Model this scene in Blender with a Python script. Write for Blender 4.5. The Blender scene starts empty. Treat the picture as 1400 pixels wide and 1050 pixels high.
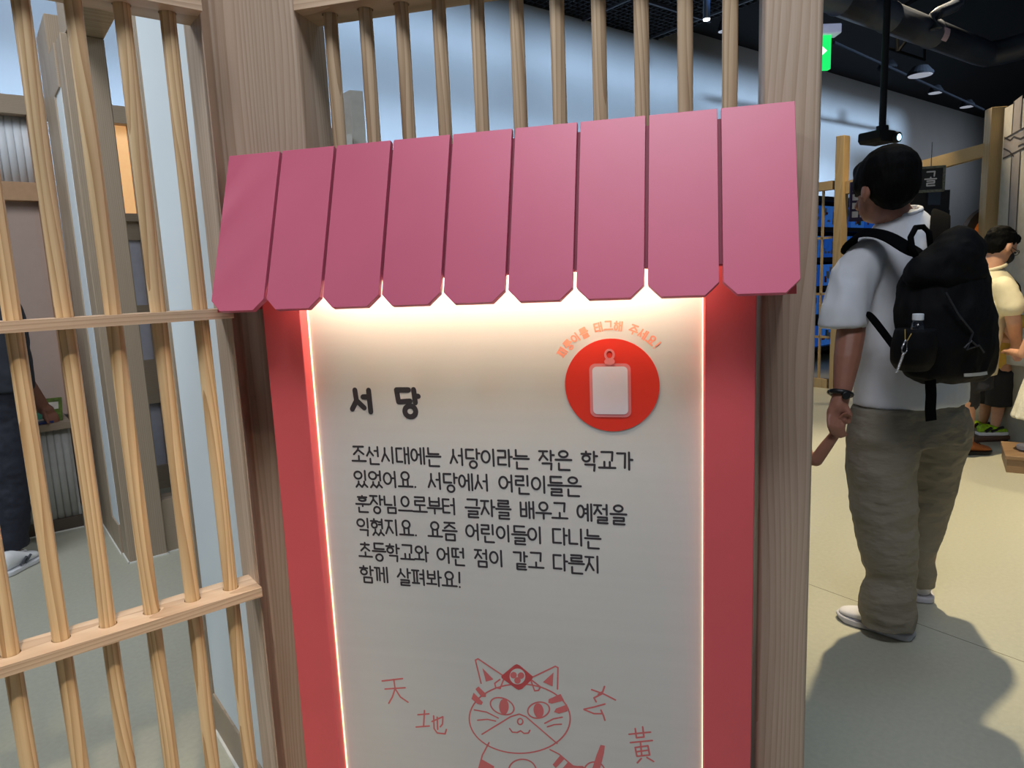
import bpy, bmesh, math, random
from math import sin, cos, radians, pi, atan2, hypot
from mathutils import Vector, Matrix, noise
random.seed(7)
scene = bpy.context.scene
C = scene.collection

# ------------------------------------------------------------------ camera
F, CAMZ = 940.0, 1.35                    # focal length in px of a 1400x1050 frame, eye height
_d = Vector(((955-700)/F, (6600-525)/F, 1.0)).normalized()      # world-down in camera axes (x right, y down, z fwd)
_f = (Vector((0, 0, 1)) - _d*_d.z).normalized()
_r = _d.cross(_f)
RW = Matrix((_r, _f, -_d))               # camera axes -> world axes
cam_d = bpy.data.cameras.new('camera'); cam = bpy.data.objects.new('camera', cam_d); C.objects.link(cam)
cam_d.sensor_fit = 'HORIZONTAL'; cam_d.sensor_width = 36; cam_d.lens = 36*F/1400; cam_d.clip_start = .05; cam_d.clip_end = 200
_x = RW @ Vector((1, 0, 0)); _y = RW @ Vector((0, -1, 0)); _z = RW @ Vector((0, 0, -1))
cam.matrix_world = Matrix(((_x.x, _y.x, _z.x, 0), (_x.y, _y.y, _z.y, 0), (_x.z, _y.z, _z.z, CAMZ), (0, 0, 0, 1)))
scene.camera = cam
EYE = Vector((0, 0, CAMZ))
def ray(x, y): return RW @ Vector(((x-700)/F, (y-525)/F, 1.0))
def at(x, y, Y): w = ray(x, y); return EYE + w*(Y/w.y)
def onz(x, y, z=0.0): w = ray(x, y); return EYE + w*((z-CAMZ)/w.z)

# ------------------------------------------------------------------ world, lights, exposure
scene.view_settings.view_transform = 'Standard'; scene.view_settings.look = 'None'
scene.view_settings.gamma = 1; scene.view_settings.use_curve_mapping = False
scene.view_settings.exposure = 0.0
wd = bpy.data.worlds.new('world'); scene.world = wd; wd.use_nodes = True
bg = wd.node_tree.nodes['Background']; bg.inputs[0].default_value = (.60, .71, .86, 1); bg.inputs[1].default_value = .15
def lamp(name, kind, loc, target, color, energy, **kw):
    l = bpy.data.lights.new(name, kind); o = bpy.data.objects.new(name, l); C.objects.link(o)
    l.color = color; l.energy = energy
    for k, v in kw.items(): setattr(l, k, v)
    o.location = loc; o.rotation_euler = (Vector(target)-Vector(loc)).to_track_quat('-Z', 'Y').to_euler()
    return o
PA, QA = radians(-14.5), radians(38)     # yaw of the sign frame (P) and of the slatted screen frame (Q)
FR = {'P': PA, 'Q': QA, 'W': 0.0}
def W(fr, v):                            # frame coordinates (along, away, up) -> world
    a = FR[fr]; return Vector((v[0]*cos(a)-v[1]*sin(a), v[0]*sin(a)+v[1]*cos(a), v[2]))
# warm ceiling spot that throws the visitor's shadow forward
lamp('ceiling_spot', 'SPOT', (2.12, 3.66, 4.35), (2.25, 3.5, 0), (1.0, .82, .52), 900, spot_size=radians(62), spot_blend=.6, shadow_soft_size=.045)
lamp('ceiling_spot_far', 'SPOT', (3.6, 6.6, 4.4), (3.2, 6.0, 0), (1.0, .80, .52), 470, spot_size=radians(80), spot_blend=.7, shadow_soft_size=.1)
# cool projected washes on the upper back wall
lamp('wall_wash_high', 'AREA', W('Q', (7.5, 3.2, 4.4)), W('Q', (7.5, 6.8, 3.98)), (.46, .68, 1.0), 88, shape='RECTANGLE', size=17.4, size_y=.10, spread=radians(20))
lamp('wall_wash_low', 'AREA', W('Q', (6.5, 3.2, 4.3)), W('Q', (6.5, 6.8, 2.75)), (.46, .68, 1.0), 178, shape='RECTANGLE', size=14.6, size_y=.15, spread=radians(32))
lamp('wall_wash_far', 'AREA', W('Q', (15, 3.2, 4.4)), W('Q', (15, 6.8, 3.3)), (.74, .84, 1.0), 30, shape='RECTANGLE', size=10, size_y=.3, spread=radians(60))
# warm lamp over the slatted screen
lamp('screen_spot', 'SPOT', W('Q', (-.25, -.05, 3.5)), W('Q', (-.12, 1.47, .12)), (1.0, .82, .60), 230, spot_size=radians(32), spot_blend=1.0, shadow_soft_size=.03)
# overhead room lights and added fills
lamp('room_light', 'AREA', (-.1, -.1, 4.3), (-.15, 1.1, 1.3), (.92, .94, 1.0), 38, shape='RECTANGLE', size=1.6, size_y=.7, spread=radians(110))
lamp('room_light_left', 'AREA', (-2.3, 1.7, 4.3), (-3.0, 3.9, 1.5), (.92, .95, 1.0), 31, shape='RECTANGLE', size=1.2, size_y=1.2, spread=radians(120))
lamp('partition_fill', 'AREA', W('Q', (-2.3, 2.7, 3.3)), W('Q', (.45, 2.2, 1.4)), (.86, .94, 1.0), 21, shape='RECTANGLE', size=.8, size_y=.8, spread=radians(110))  # fill added at the left to brighten the white partition
lamp('shoulder_fill', 'AREA', (2.0, 2.2, 4.3), (1.35, 2.45, 1.3), (.50, .72, 1.0), 15, shape='RECTANGLE', size=.6, size_y=.6)  # cool fill added above the visitor to light the shoulders

# ------------------------------------------------------------------ materials
def srgb(c):
    return tuple(((v/255)/12.92 if v/255 <= .04045 else ((v/255+.055)/1.055)**2.4) for v in c) + (1,)
MATS = {}
def mat(name, col, rough=.6, metal=0, var=.06, scale=20, bump=0.0, bscale=60, emit=None, estr=0, stretch=(1, 1, 1), trans=0, spec=.5):
    if name in MATS: return MATS[name]
    m = bpy.data.materials.new(name); m.use_nodes = True; nt = m.node_tree; N = nt.nodes; L = nt.links
    b = N['Principled BSDF']; b.inputs['Roughness'].default_value = rough; b.inputs['Metallic'].default_value = metal
    b.inputs['Specular IOR Level'].default_value = spec
    if trans: b.inputs['Transmission Weight'].default_value = trans
    tc = N.new('ShaderNodeTexCoord'); mp = N.new('ShaderNodeMapping'); mp.inputs['Scale'].default_value = stretch
    L.new(tc.outputs['Object'], mp.inputs[0])
    nz = N.new('ShaderNodeTexNoise'); nz.inputs['Scale'].default_value = scale; nz.inputs['Detail'].default_value = 4
    L.new(mp.outputs[0], nz.inputs['Vector'])
    r = N.new('ShaderNodeValToRGB'); c = srgb(col)
    r.color_ramp.elements[0].position = .3; r.color_ramp.elements[1].position = .7
    r.color_ramp.elements[0].color = tuple(v*(1-var) for v in c[:3]) + (1,)
    r.color_ramp.elements[1].color = tuple(min(1, v*(1+var)) for v in c[:3]) + (1,)
    L.new(nz.outputs['Fac'], r.inputs[0]); L.new(r.outputs[0], b.inputs['Base Color'])
    if bump:
        n2 = N.new('ShaderNodeTexNoise'); n2.inputs['Scale'].default_value = bscale; L.new(mp.outputs[0], n2.inputs['Vector'])
        bp = N.new('ShaderNodeBump'); bp.inputs['Strength'].default_value = bump; bp.inputs['Distance'].default_value = .01
        L.new(n2.outputs['Fac'], bp.inputs['Height']); L.new(bp.outputs[0], b.inputs['Normal'])
    if emit:
        b.inputs['Emission Color'].default_value = srgb(emit); b.inputs['Emission Strength'].default_value = estr
    MATS[name] = m; return m
def wood(name, light, dark, rough=.5, across=12, along=.1, contrast=.5, warp=14, horiz=False, fine=.5, rings=40):
    m = bpy.data.materials.new(name); m.use_nodes = True; nt = m.node_tree; N = nt.nodes; L = nt.links
    b = N['Principled BSDF']; b.inputs['Roughness'].default_value = rough
    tc = N.new('ShaderNodeTexCoord'); oi = N.new('ShaderNodeObjectInfo')
    ad = N.new('ShaderNodeVectorMath'); ad.operation = 'ADD'
    ml = N.new('ShaderNodeVectorMath'); ml.operation = 'SCALE'; ml.inputs['Scale'].default_value = 7.0
    cb = N.new('ShaderNodeCombineXYZ'); L.new(oi.outputs['Random'], cb.inputs[0]); L.new(oi.outputs['Random'], cb.inputs[2]); L.new(cb.outputs[0], ml.inputs[0])
    L.new(tc.outputs['Object'], ad.inputs[0]); L.new(ml.outputs[0], ad.inputs[1])
    mp = N.new('ShaderNodeMapping'); mp.inputs['Scale'].default_value = (along, 1, 1) if horiz else (1, 1, along)
    L.new(ad.outputs[0], mp.inputs[0])
    wv = N.new('ShaderNodeTexWave'); wv.wave_type = 'RINGS'; wv.rings_direction = 'X' if horiz else 'Z'; wv.wave_profile = 'SAW'
    wv.inputs['Scale'].default_value = rings; wv.inputs['Distortion'].default_value = warp; wv.inputs['Detail'].default_value = 1.5
    wv.inputs['Detail Scale'].default_value = across/rings; wv.inputs['Detail Roughness'].default_value = .4
    L.new(mp.outputs[0], wv.inputs['Vector'])
    pw = N.new('ShaderNodeMath'); pw.operation = 'POWER'; pw.inputs[1].default_value = 2.0; L.new(wv.outputs['Fac'], pw.inputs[0])
    mp2 = N.new('ShaderNodeMapping'); mp2.inputs['Scale'].default_value = (6, 260, 260) if horiz else (260, 260, 6)
    L.new(ad.outputs[0], mp2.inputs[0])
    n2 = N.new('ShaderNodeTexNoise'); n2.inputs['Scale'].default_value = 1.0; n2.inputs['Detail'].default_value = 3; L.new(mp2.outputs[0], n2.inputs['Vector'])
    m1 = N.new('ShaderNodeMath'); m1.operation = 'MULTIPLY'; m1.inputs[1].default_value = contrast; L.new(pw.outputs[0], m1.inputs[0])
    m2 = N.new('ShaderNodeMath'); m2.operation = 'MULTIPLY_ADD'; m2.inputs[1].default_value = fine; L.new(n2.outputs['Fac'], m2.inputs[0]); L.new(m1.outputs[0], m2.inputs[2])
    cr = N.new('ShaderNodeValToRGB'); cr.color_ramp.elements[0].position = .1; cr.color_ramp.elements[1].position = .95
    cr.color_ramp.elements[0].color = srgb(light); cr.color_ramp.elements[1].color = srgb(dark)
    L.new(m2.outputs[0], cr.inputs[0]); L.new(cr.outputs[0], b.inputs['Base Color'])
    bp = N.new('ShaderNodeBump'); bp.inputs['Strength'].default_value = .12; bp.inputs['Distance'].default_value = .004
    L.new(n2.outputs['Fac'], bp.inputs['Height']); L.new(bp.outputs[0], b.inputs['Normal'])
    MATS[name] = m; return m
maple = wood('maple_post', (198, 178, 158), (164, 140, 118), along=.10, contrast=.5, warp=30, fine=.55, rings=34, across=9)
maple_h = wood('maple_rail', (206, 180, 152), (166, 136, 108), along=.12, contrast=.6, warp=18, horiz=True, fine=.4, rings=34)
pine = wood('pine_dowel', (226, 198, 154), (160, 116, 68), along=.09, contrast=.55, warp=20, fine=.4, rings=32, across=14)
pine_g = wood('pine_dowel_grey', (202, 178, 146), (142, 112, 80), along=.09, contrast=.55, warp=20, fine=.4, rings=32, across=14)
hutw = wood('hut_wood', (172, 156, 136), (140, 122, 100), along=.1, contrast=.5, fine=.4)
hutw_h = wood('hut_wood_beam', (172, 156, 136), (140, 122, 100), along=.1, contrast=.5, horiz=True, fine=.4)
farw = wood('far_wood', (196, 170, 126), (166, 138, 98), along=.1, contrast=.5, fine=.35)
farw_h = wood('far_wood_beam', (196, 170, 126), (166, 138, 98), along=.1, contrast=.5, horiz=True, fine=.35)
M_roof = mat('rose_paint', (204, 101, 128), .42, var=.02, scale=8, bump=.05, bscale=900)
M_red = mat('coral_paint', (222, 92, 98), .5, var=.03, scale=6, bump=.06, bscale=700)
M_panel = mat('cream_panel', (208, 207, 204), .5, var=.015, scale=9, bump=.04, bscale=500, stretch=(.3, 1, 6))
M_ink = mat('dark_ink', (52, 48, 54), .6, var=.02)
M_redink = mat('rose_ink', (214, 112, 112), .6, var=.02)
M_arcink = mat('salmon_ink', (244, 158, 132), .6, var=.02)
M_disc = mat('disc_red', (222, 52, 36), .5, var=.03, scale=4)
M_tag = mat('tag_white', (222, 214, 226), .5, var=.02)
M_tagedge = mat('tag_pink', (226, 130, 134), .5, var=.02)
M_led = mat('led_strip', (255, 236, 200), .5, emit=(255, 226, 178), estr=9)
M_ledside = mat('led_strip_side', (255, 230, 200), .5, emit=(255, 222, 180), estr=1.6)
M_white = mat('white_wall_board', (222, 232, 238), .6, var=.015, scale=3)
M_hole = mat('hole_dark', (58, 38, 24), .9)

# ------------------------------------------------------------------ mesh helper
class MB:
    def __init__(s, frame='W'): s.v = []; s.f = []; s.fr = frame
    def add(s, vs, fs):
        o = len(s.v); s.v += [tuple(v) for v in vs]; s.f += [tuple(i+o for i in f) for f in fs]; return s
    def box(s, x0, x1, y0, y1, z0, z1):
        v = [(x, y, z) for x in (x0, x1) for y in (y0, y1) for z in (z0, z1)]
        return s.add(v, [(0, 1, 3, 2), (4, 6, 7, 5), (0, 4, 5, 1), (2, 3, 7, 6), (0, 2, 6, 4), (1, 5, 7, 3)])
    def prism(s, poly, z0, z1):                       # poly in x,y
        n = len(poly); v = [(x, y, z0) for x, y in poly] + [(x, y, z1) for x, y in poly]
        f = [tuple(range(n-1, -1, -1)), tuple(range(n, 2*n))] + [(i, (i+1) % n, n+(i+1) % n, n+i) for i in range(n)]
        return s.add(v, f)
    def hull_prism(s, a, b):                          # two equal 3-D outlines joined
        n = len(a); return s.add(list(a)+list(b), [tuple(range(n-1, -1, -1)), tuple(range(n, 2*n))] + [(i, (i+1) % n, n+(i+1) % n, n+i) for i in range(n)])
    def tube(s, pts, r, n=12, cap=True):
        pts = [Vector(p) for p in pts]; rs = r if isinstance(r, (list, tuple)) else [r]*len(pts); k = len(pts); ring = []
        up = Vector((0, 0, 1))
        for i, p in enumerate(pts):
            t = (pts[min(i+1, k-1)]-pts[max(i-1, 0)]).normalized()
            a = t.cross(up)
            if a.length < 1e-3: a = t.cross(Vector((0, 1, 0)))
            a.normalize(); b = t.cross(a)
            ring.append([p+(a*cos(2*pi*j/n)+b*sin(2*pi*j/n))*rs[i] for j in range(n)])
        o = [q for rg in ring for q in rg]
        f = [(i*n+j, i*n+(j+1) % n, (i+1)*n+(j+1) % n, (i+1)*n+j) for i in range(k-1) for j in range(n)]
        if cap: f += [tuple(range(n)), tuple(range((k-1)*n, k*n))[::-1]]
        return s.add(o, f)
    def ell(s, c, r, rot=None, n=14, m=9):
        c = Vector(c); v = []; R = rot or Matrix.Identity(3)
        for i in range(1, m):
            th = pi*i/m
            for j in range(n):
                ph = 2*pi*j/n; v.append(c+R @ Vector((r[0]*sin(th)*cos(ph), r[1]*sin(th)*sin(ph), r[2]*cos(th))))
        v += [c+R @ Vector((0, 0, r[2])), c+R @ Vector((0, 0, -r[2]))]; t = len(v)-2
        f = [(i*n+j, (i+1)*n+j, (i+1)*n+(j+1) % n, i*n+(j+1) % n) for i in range(m-2) for j in range(n)]
        f += [(t, j, (j+1) % n) for j in range(n)] + [(t+1, (m-2)*n+(j+1) % n, (m-2)*n+j) for j in range(n)]
        return s.add(v, f)
    def cap(s, p0, r0, p1, r1, n=12):                 # tapered capsule
        p0 = Vector(p0); p1 = Vector(p1); t = (p1-p0).normalized()
        P = []; R = []
        for a in (-80, -55, -28): P.append(p0+t*r0*sin(radians(a))); R.append(r0*cos(radians(a)))
        P += [p0, p1]; R += [r0, r1]
        for a in (28, 55, 80): P.append(p1+t*r1*sin(radians(a))); R.append(r1*cos(radians(a)))
        return s.tube(P, R, n)
    def loft(s, rings, n=18):                         # rings: (centre, rx, ry, yaw)
        o = []; k = len(rings)
        for c, rx, ry, yw in rings:
            for j in range(n):
                a = 2*pi*j/n; x, y = rx*cos(a), ry*sin(a)
                o.append((c[0]+x*cos(yw)-y*sin(yw), c[1]+x*sin(yw)+y*cos(yw), c[2]))
        f = [(i*n+j, i*n+(j+1) % n, (i+1)*n+(j+1) % n, (i+1)*n+j) for i in range(k-1) for j in range(n)]
        return s.add(o, f+[tuple(range(n))[::-1], tuple(range((k-1)*n, k*n))])
    def mesh(s, name, base=(0, 0, 0)):
        me = bpy.data.meshes.new(name); b = Vector(base)
        me.from_pydata([tuple(Vector(v)-b) for v in s.v], [], s.f); me.update()
        bm = bmesh.new(); bm.from_mesh(me); bmesh.ops.recalc_face_normals(bm, faces=bm.faces); bm.to_mesh(me); bm.free()
        return me
    def build(s, name, m, parent=None, smooth=False, bevel=0, base=None, seg=2, **kw):
        fr = s.fr
        if parent is not None: base = parent['_base'] if base is None else base
        elif base is None: base = (0, 0, 0)
        me = s.mesh(name, base); o = bpy.data.objects.new(name, me); C.objects.link(o)
        me.materials.append(m)
        if parent is not None: o.parent = parent; o['_base'] = tuple(parent['_base'])
        else: o.location = W(fr, base); o.rotation_euler = (0, 0, FR[fr]); o['_base'] = tuple(base)
        if bevel:
            md = o.modifiers.new('bevel', 'BEVEL'); md.width = bevel; md.segments = seg; md.limit_method = 'ANGLE'
            for p in me.polygons: p.use_smooth = True
            w = o.modifiers.new('wn', 'WEIGHTED_NORMAL')
        elif smooth:
            me.shade_smooth()
        for k, v in kw.items(): o[k] = v
        return o
def tag(o, label, cat, group=None):
    o['label'] = label; o['category'] = cat
    if group: o['group'] = group
    return o
def thing(name, label, cat, base=(0, 0, 0), frame='W', group=None):
    o = bpy.data.objects.new(name, None); C.objects.link(o); o.empty_display_size = .05
    o.location = W(frame, base); o.rotation_euler = (0, 0, FR[frame]); o['_base'] = tuple(base)
    return tag(o, label, cat, group)
def part_copy(o, dx=(0, 0, 0)):
    c = o.copy(); C.objects.link(c); c.location = Vector(o.location)+Vector(dx); return c
def smooth_by_angle(o, ang=40):
    me = o.data; me.shade_smooth()
    bm = bmesh.new(); bm.from_mesh(me)
    for e in bm.edges:
        if len(e.link_faces) == 2 and e.calc_face_angle(0) > radians(ang): e.smooth = False
    bm.to_mesh(me); bm.free()
def skinned(mb, name, m, parent, voxel=.012, smooth=4, disp=0, dscale=9, stretch=(1, 1, 1), keep=None):
    """unite overlapping closed shapes into one continuous surface"""
    me = mb.mesh('tmp', parent['_base']); o = bpy.data.objects.new('tmp', me); C.objects.link(o)
    r = o.modifiers.new('r', 'REMESH'); r.mode = 'VOXEL'; r.voxel_size = voxel
    if smooth: sm = o.modifiers.new('s', 'SMOOTH'); sm.iterations = smooth; sm.factor = .6
    dg = bpy.context.evaluated_depsgraph_get(); ev = o.evaluated_get(dg)
    nm = bpy.data.meshes.new_from_object(ev); nm.name = name
    bpy.data.objects.remove(o)
    if disp:
        nm.update(); co = []
        for v in nm.vertices:
            p = Vector((v.co.x*stretch[0], v.co.y*stretch[1], v.co.z*stretch[2]))*dscale
            t = 1-abs(noise.noise(p))*2.2 + .5*(1-abs(noise.noise(p*2.1+Vector((5, 3, 1))))*2.2)
            co.append(v.co + v.normal*disp*(t-.6))
        for v, c in zip(nm.vertices, co): v.co = c
    nm.materials.clear(); nm.materials.append(m); nm.shade_smooth()
    q = bpy.data.objects.new(name, nm); C.objects.link(q); q.parent = parent; q['_base'] = tuple(parent['_base'])
    return q

# ------------------------------------------------------------------ room shell
CEIL = 4.6
def struct(o): o['kind'] = 'structure'; return o
M_floor = mat('vinyl_floor', (178, 178, 162), .33, var=.05, scale=60, bump=.03, bscale=200)
nt = M_floor.node_tree      # faint mottling
struct(MB('Q').box(-9, 26, -5, 6.8, -.1, 0).build('floor', M_floor))
M_wall = mat('grey_wall_paint', (146, 144, 141), .8, var=.03, scale=2)
struct(MB('Q').box(-9, 26, 6.8, 7.0, 0, CEIL+.3).build('wall_back', M_wall))
M_black = mat('black_ceiling', (16, 17, 20), .9)
struct(MB('Q').box(-9, 26, -5, 7.0, CEIL+.25, CEIL+.4).build('ceiling', M_black))
struct(MB('Q').box(26, 26.2, -5, 7.0, 0, CEIL).build('wall_far', mat('dark_wall', (70, 74, 80), .8)))
# welded floor seam seen at the right
sa, sb = onz(1270, 858), onz(1400, 905)
sd = (sb-sa).normalized(); sn = Vector((-sd.y, sd.x, 0))*.0015
a, b = sa-sd*1.2, sb+sd*1.0
struct(MB().hull_prism([a-sn, a+sn, a+sn+Vector((0, 0, .0006)), a-sn+Vector((0, 0, .0006))], [b-sn, b+sn, b+sn+Vector((0, 0, .0006)), b-sn+Vector((0, 0, .0006))]).build('trim_1', mat('seam', (130, 128, 110), .6)))

# egg-crate ceiling grid: fine bars and a few main runners
M_grid = mat('ceiling_grid_black', (30, 32, 38), .7)
cg = thing('ceiling_grid', 'black open-cell grid ceiling panels above the cylinder downlight', 'ceiling grid', (0, 0, CEIL), 'Q')
g = MB('Q')
for i in range(75): s_ = 1.5+i*.09; g.box(s_, s_+.012, 3.0, 6.79, CEIL, CEIL+.04)
for i in range(43): y_ = 3.0+i*.09; g.box(1.5, 8.2, y_, y_+.012, CEIL, CEIL+.04)
g.build('grid_bars', M_grid, cg, kind='stuff')
for i in range(6):
    MB('Q').box(1.5+i*1.3, 1.53+i*1.3, 3.0, 6.79, CEIL-.02, CEIL+.05).build('runner', mat('runner', (62, 66, 76), .5), cg)
for i in range(3):
    MB('Q').box(1.5, 8.2, 3.3+i*1.3, 3.33+i*1.3, CEIL-.025, CEIL+.05).build('runner', MATS['runner'], cg)

# ------------------------------------------------------------------ hanging things under the ceiling
M_duct = mat('duct_paint', (58, 66, 82), .45, var=.1, scale=5)
zd = 3.3
d0, d1, d2 = onz(1095, -22, zd), onz(1352, 76, zd), onz(1440, 52, zd)
t = thing('ventilation_duct', 'thick dark blue-grey duct running under the black ceiling', 'duct', tuple(d1))
mid = [d0+(d1-d0)*f_ for f_ in (0, .15, .15, .155, .155, .38, .38, .385, .385, .62, .62, .625, .625, .84, .94)]
rr = [.115]*15
for i in (2, 3, 6, 7, 10, 11): rr[i] = .122
e1 = d1+(d2-d1)*.2
MB().tube(mid+[d1+(d0-d1)*.02+(d2-d1)*.02, e1, d2, d2+(d2-d1)*1.5], rr+[.115]*4, 20).build('pipe', M_duct, t, smooth=True)
pl = onz(1255, 32, zd); 
lb = MB(); dd = (d1-d0).normalized(); side = Vector((dd.y, -dd.x, 0))
if side.y > 0: side = -side
cc = d0+(d1-d0)*.625
lab = []
for q in (-.05, .05):
    for k in range(5):
        an = radians(-42+12*k); lab.append(cc+dd*q+side*.1245*cos(an)+Vector((0, 0, .1245*sin(an))))
lb.add(lab, [(k, k+1, 5+k+1, 5+k) for k in range(4)]).build('sticker', mat('sticker', (214, 190, 208), .5), t)
t = thing('branch_duct', 'small bent duct joining the thick duct from above', 'duct', tuple(onz(1285, 30, 3.45)))
p0, p1, p2, p3 = at(1279, 40, 6.1), at(1279, 20, 6.1), at(1309, 6, 6.2), at(1311, -30, 6.2)
MB().tube([p0, p1, p1+(p2-p1)*.15, p1+(p2-p1)*.9, p2, p3], .05, 14).build('pipe', M_duct, t, smooth=True)
def rod(name, a, b, r, label):
    return tag(MB().tube([a, b], r, 8).build(name, mat('dark_steel', (16, 17, 20), .8, spec=.1)), label, 'conduit')
rod('conduit', onz(1140, 58, 4.2), onz(1345, 150, 4.2), .02, 'thin black conduit running below the thick duct')
rod('conduit', onz(1225, 14, 4.3), onz(1268, -10, 4.3), .025, 'short black conduit crossing above the thick duct')
t = thing('cable_tray', 'black equipment frame hanging between the duct and the projector', 'equipment frame', tuple(at(1240, 70, 7)))
k0, k1, k2, k3 = at(1208, 64, 7), at(1264, 82, 7.6), at(1264, 60, 7.6), at(1208, 38, 7)
for a, b in ((k0, k1), (k1, k2), (k3, k0), (at(1227, 70, 7), at(1226, 46, 7)), (at(1228, 70, 7), at(1242, 52, 7))):
    MB().tube([a, b], .014, 6).build('bar', MATS['dark_steel'], t)

M_lampw = mat('lamp_white', (214, 216, 220), .5, emit=(235, 240, 255), estr=.3)
M_hot = mat('lamp_glow', (255, 255, 255), .5, emit=(240, 246, 255), estr=4)
cyl = thing('cylinder_downlight', 'dark blue cylinder downlight glowing at its lower end', 'ceiling light', tuple(onz(966, 28, 3.6)))
pb = onz(966, 26, 3.6)
MB().tube([pb, pb+Vector((0, 0, 1.0))], .032, 20).build('housing', mat('navy_metal', (40, 58, 84), .35), cyl, smooth=True)
MB().tube([pb-Vector((0, 0, .012)), pb], [.028, .032], 20).build('lens', M_hot, cyl)
for (x, y, z, r, lab) in ((1258, 103, 3.9, .17, 'largest round white ceiling speaker under the black grid'), (1279, 127, 4.2, .12, 'small round white ceiling light between the speaker and the far corner'),
                      (1322, 146, 4.2, .13, 'round white ceiling light nearest the drawn house wall'), (988, 43, 4.3, .06, 'small round white ceiling light beside the cylinder downlight'),
                      (1213, 94, 4.3, .14, 'dark rimmed round ceiling fitting left of the largest round speaker')):
    p = onz(x, y, z); t = thing('ceiling_light', lab, 'ceiling light', tuple(p))
    MB().tube([p, p+Vector((0, 0, .03)), p+Vector((0, 0, .12))], [r*.96, r, r*.55], 24).build('housing', MATS['dark_steel'], t, smooth=False)
    MB().tube([p-Vector((0, 0, .006)), p], [r*.88, r*.9], 24).build('face', M_lampw if x != 1213 else MATS['dark_steel'], t)
# exit sign
ex = at(1140, 68, 5.5); exl = W('Q', (1, 0, 0))
t = thing('exit_sign', 'green lit emergency exit sign with white arrow under the ceiling', 'sign', tuple(ex))
r_ = Vector((1, 0, 0)); 
def exq(x0, x1, z0, z1, y0, y1): return MB().box(ex.x+x0, ex.x+x1, ex.y+y0, ex.y+y1, ex.z+z0, ex.z+z1)
exq(-.50, -.03, -.14, .10, -.02, .03).build('lit_face', mat('exit_green', (20, 200, 90), .4, emit=(30, 235, 110), estr=1.0), t)
exq(-.53, .03, .10, .17, -.06, .06).build('housing', mat('exit_white', (200, 208, 235), .4, emit=(190, 200, 240), estr=.25), t, bevel=.01)
M_exw = mat('exit_arrow', (255, 255, 255), .5, emit=(255, 255, 255), estr=1.1)
yy = ex.y-.0215
MB().add([(ex.x-.20, yy, ex.z-.035), (ex.x-.13, yy, ex.z-.035), (ex.x-.13, yy, ex.z-.07), (ex.x-.06, yy, ex.z-.01), (ex.x-.13, yy, ex.z+.05), (ex.x-.13, yy, ex.z+.015), (ex.x-.20, yy, ex.z+.015)], [(0, 1, 2, 3, 4, 5, 6)]).build('arrow', M_exw, t)
# running figure left of the arrow
fg = MB()
lay = [0]; OUT = Vector((0, -1, 0))
def flat(mb, pts, w, f0, cl=False):
    """ribbon in a vertical plane: pts are 2-D, f0 maps 2-D -> 3-D; each piece sits a hair prouder than the last"""
    f = lambda a, b: Vector(f0(a, b))+OUT*(lay[0] % 48)*4e-6
    n = len(pts); seg = [(pts[i], pts[(i+1) % n]) for i in range(n if cl else n-1)]
    for a, b in seg:
        lay[0] += 1; dx, dy = b[0]-a[0], b[1]-a[1]; L_ = hypot(dx, dy) or 1e-9; nx, ny = -dy/L_*w/2, dx/L_*w/2
        mb.add([f(a[0]+nx, a[1]+ny), f(b[0]+nx, b[1]+ny), f(b[0]-nx, b[1]-ny), f(a[0]-nx, a[1]-ny)], [(0, 1, 2, 3)])
    for p in pts:
        lay[0] += 1
        mb.add([f(p[0]+w/2*cos(2*pi*j/10), p[1]+w/2*sin(2*pi*j/10)) for j in range(10)], [tuple(range(10))])
exf = lambda x, z: (ex.x-.36+x, yy, ex.z+z)
for pl_ in ([(0, .03), (-.02, -.03), (.03, -.07), (.01, -.11)], [(-.02, -.03), (-.06, -.07), (-.10, -.07)], [(0, .03), (.05, 0), (.07, .02)], [(0, .03), (-.05, .03), (-.07, -.01)]): flat(fg, pl_, .02, exf)
fg.add([exf(.02+.018*cos(2*pi*j/10), .065+.018*sin(2*pi*j/10)) for j in range(10)], [tuple(range(10))])
fg.build('running_figure', M_exw, t)
for x in (-.4, -.1): MB().tube([(ex.x+x, ex.y, ex.z+.17), (ex.x+x, ex.y, CEIL+.2)], .008, 6).build('hanger', MATS['dark_steel'], t)
# projector on its pole
pj = at(1202, 189, 5.2)
t = thing('projector', 'black projector with a lit lens hanging from a ceiling pole', 'projector', tuple(pj))
rot = Matrix.Rotation(radians(28), 3, 'Z')
def pjm(x, y, z): return tuple(pj+rot @ Vector((x*.72, y*.72, z*.9)))
poly = [(-.15, .055), (-.13, .065), (.08, .065), (.14, .05), (.15, .0), (.13, -.055), (-.12, -.055), (-.155, -.02)]
MB().hull_prism([pjm(x, -.11, z*.75) for x, z in poly], [pjm(x, .13, z*.75) for x, z in poly]).build('body', mat('projector_black', (14, 15, 19), .6, spec=.2), t, bevel=.006)
MB().tube([pjm(.10, -.10, -.005), pjm(.10, -.145, -.008)], [.042, .036], 18).build('lens_barrel', MATS['projector_black'], t)
MB().tube([pjm(.10, -.143, -.008), pjm(.10, -.15, -.008)], [.025, .022], 18).build('lens', mat('lens_lit', (200, 230, 255), .2, emit=(190, 235, 255), estr=2.2), t)
pt = at(1206, 182, 5.25)
MB().tube([pt, Vector((pt.x, pt.y, CEIL+.2))], .024, 12).build('pole', MATS['projector_black'], t)
MB().tube([pt-Vector((0, 0, .03)), pt+Vector((0, 0, .05))], .042, 12).build('bracket', MATS['projector_black'], t)

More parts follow.
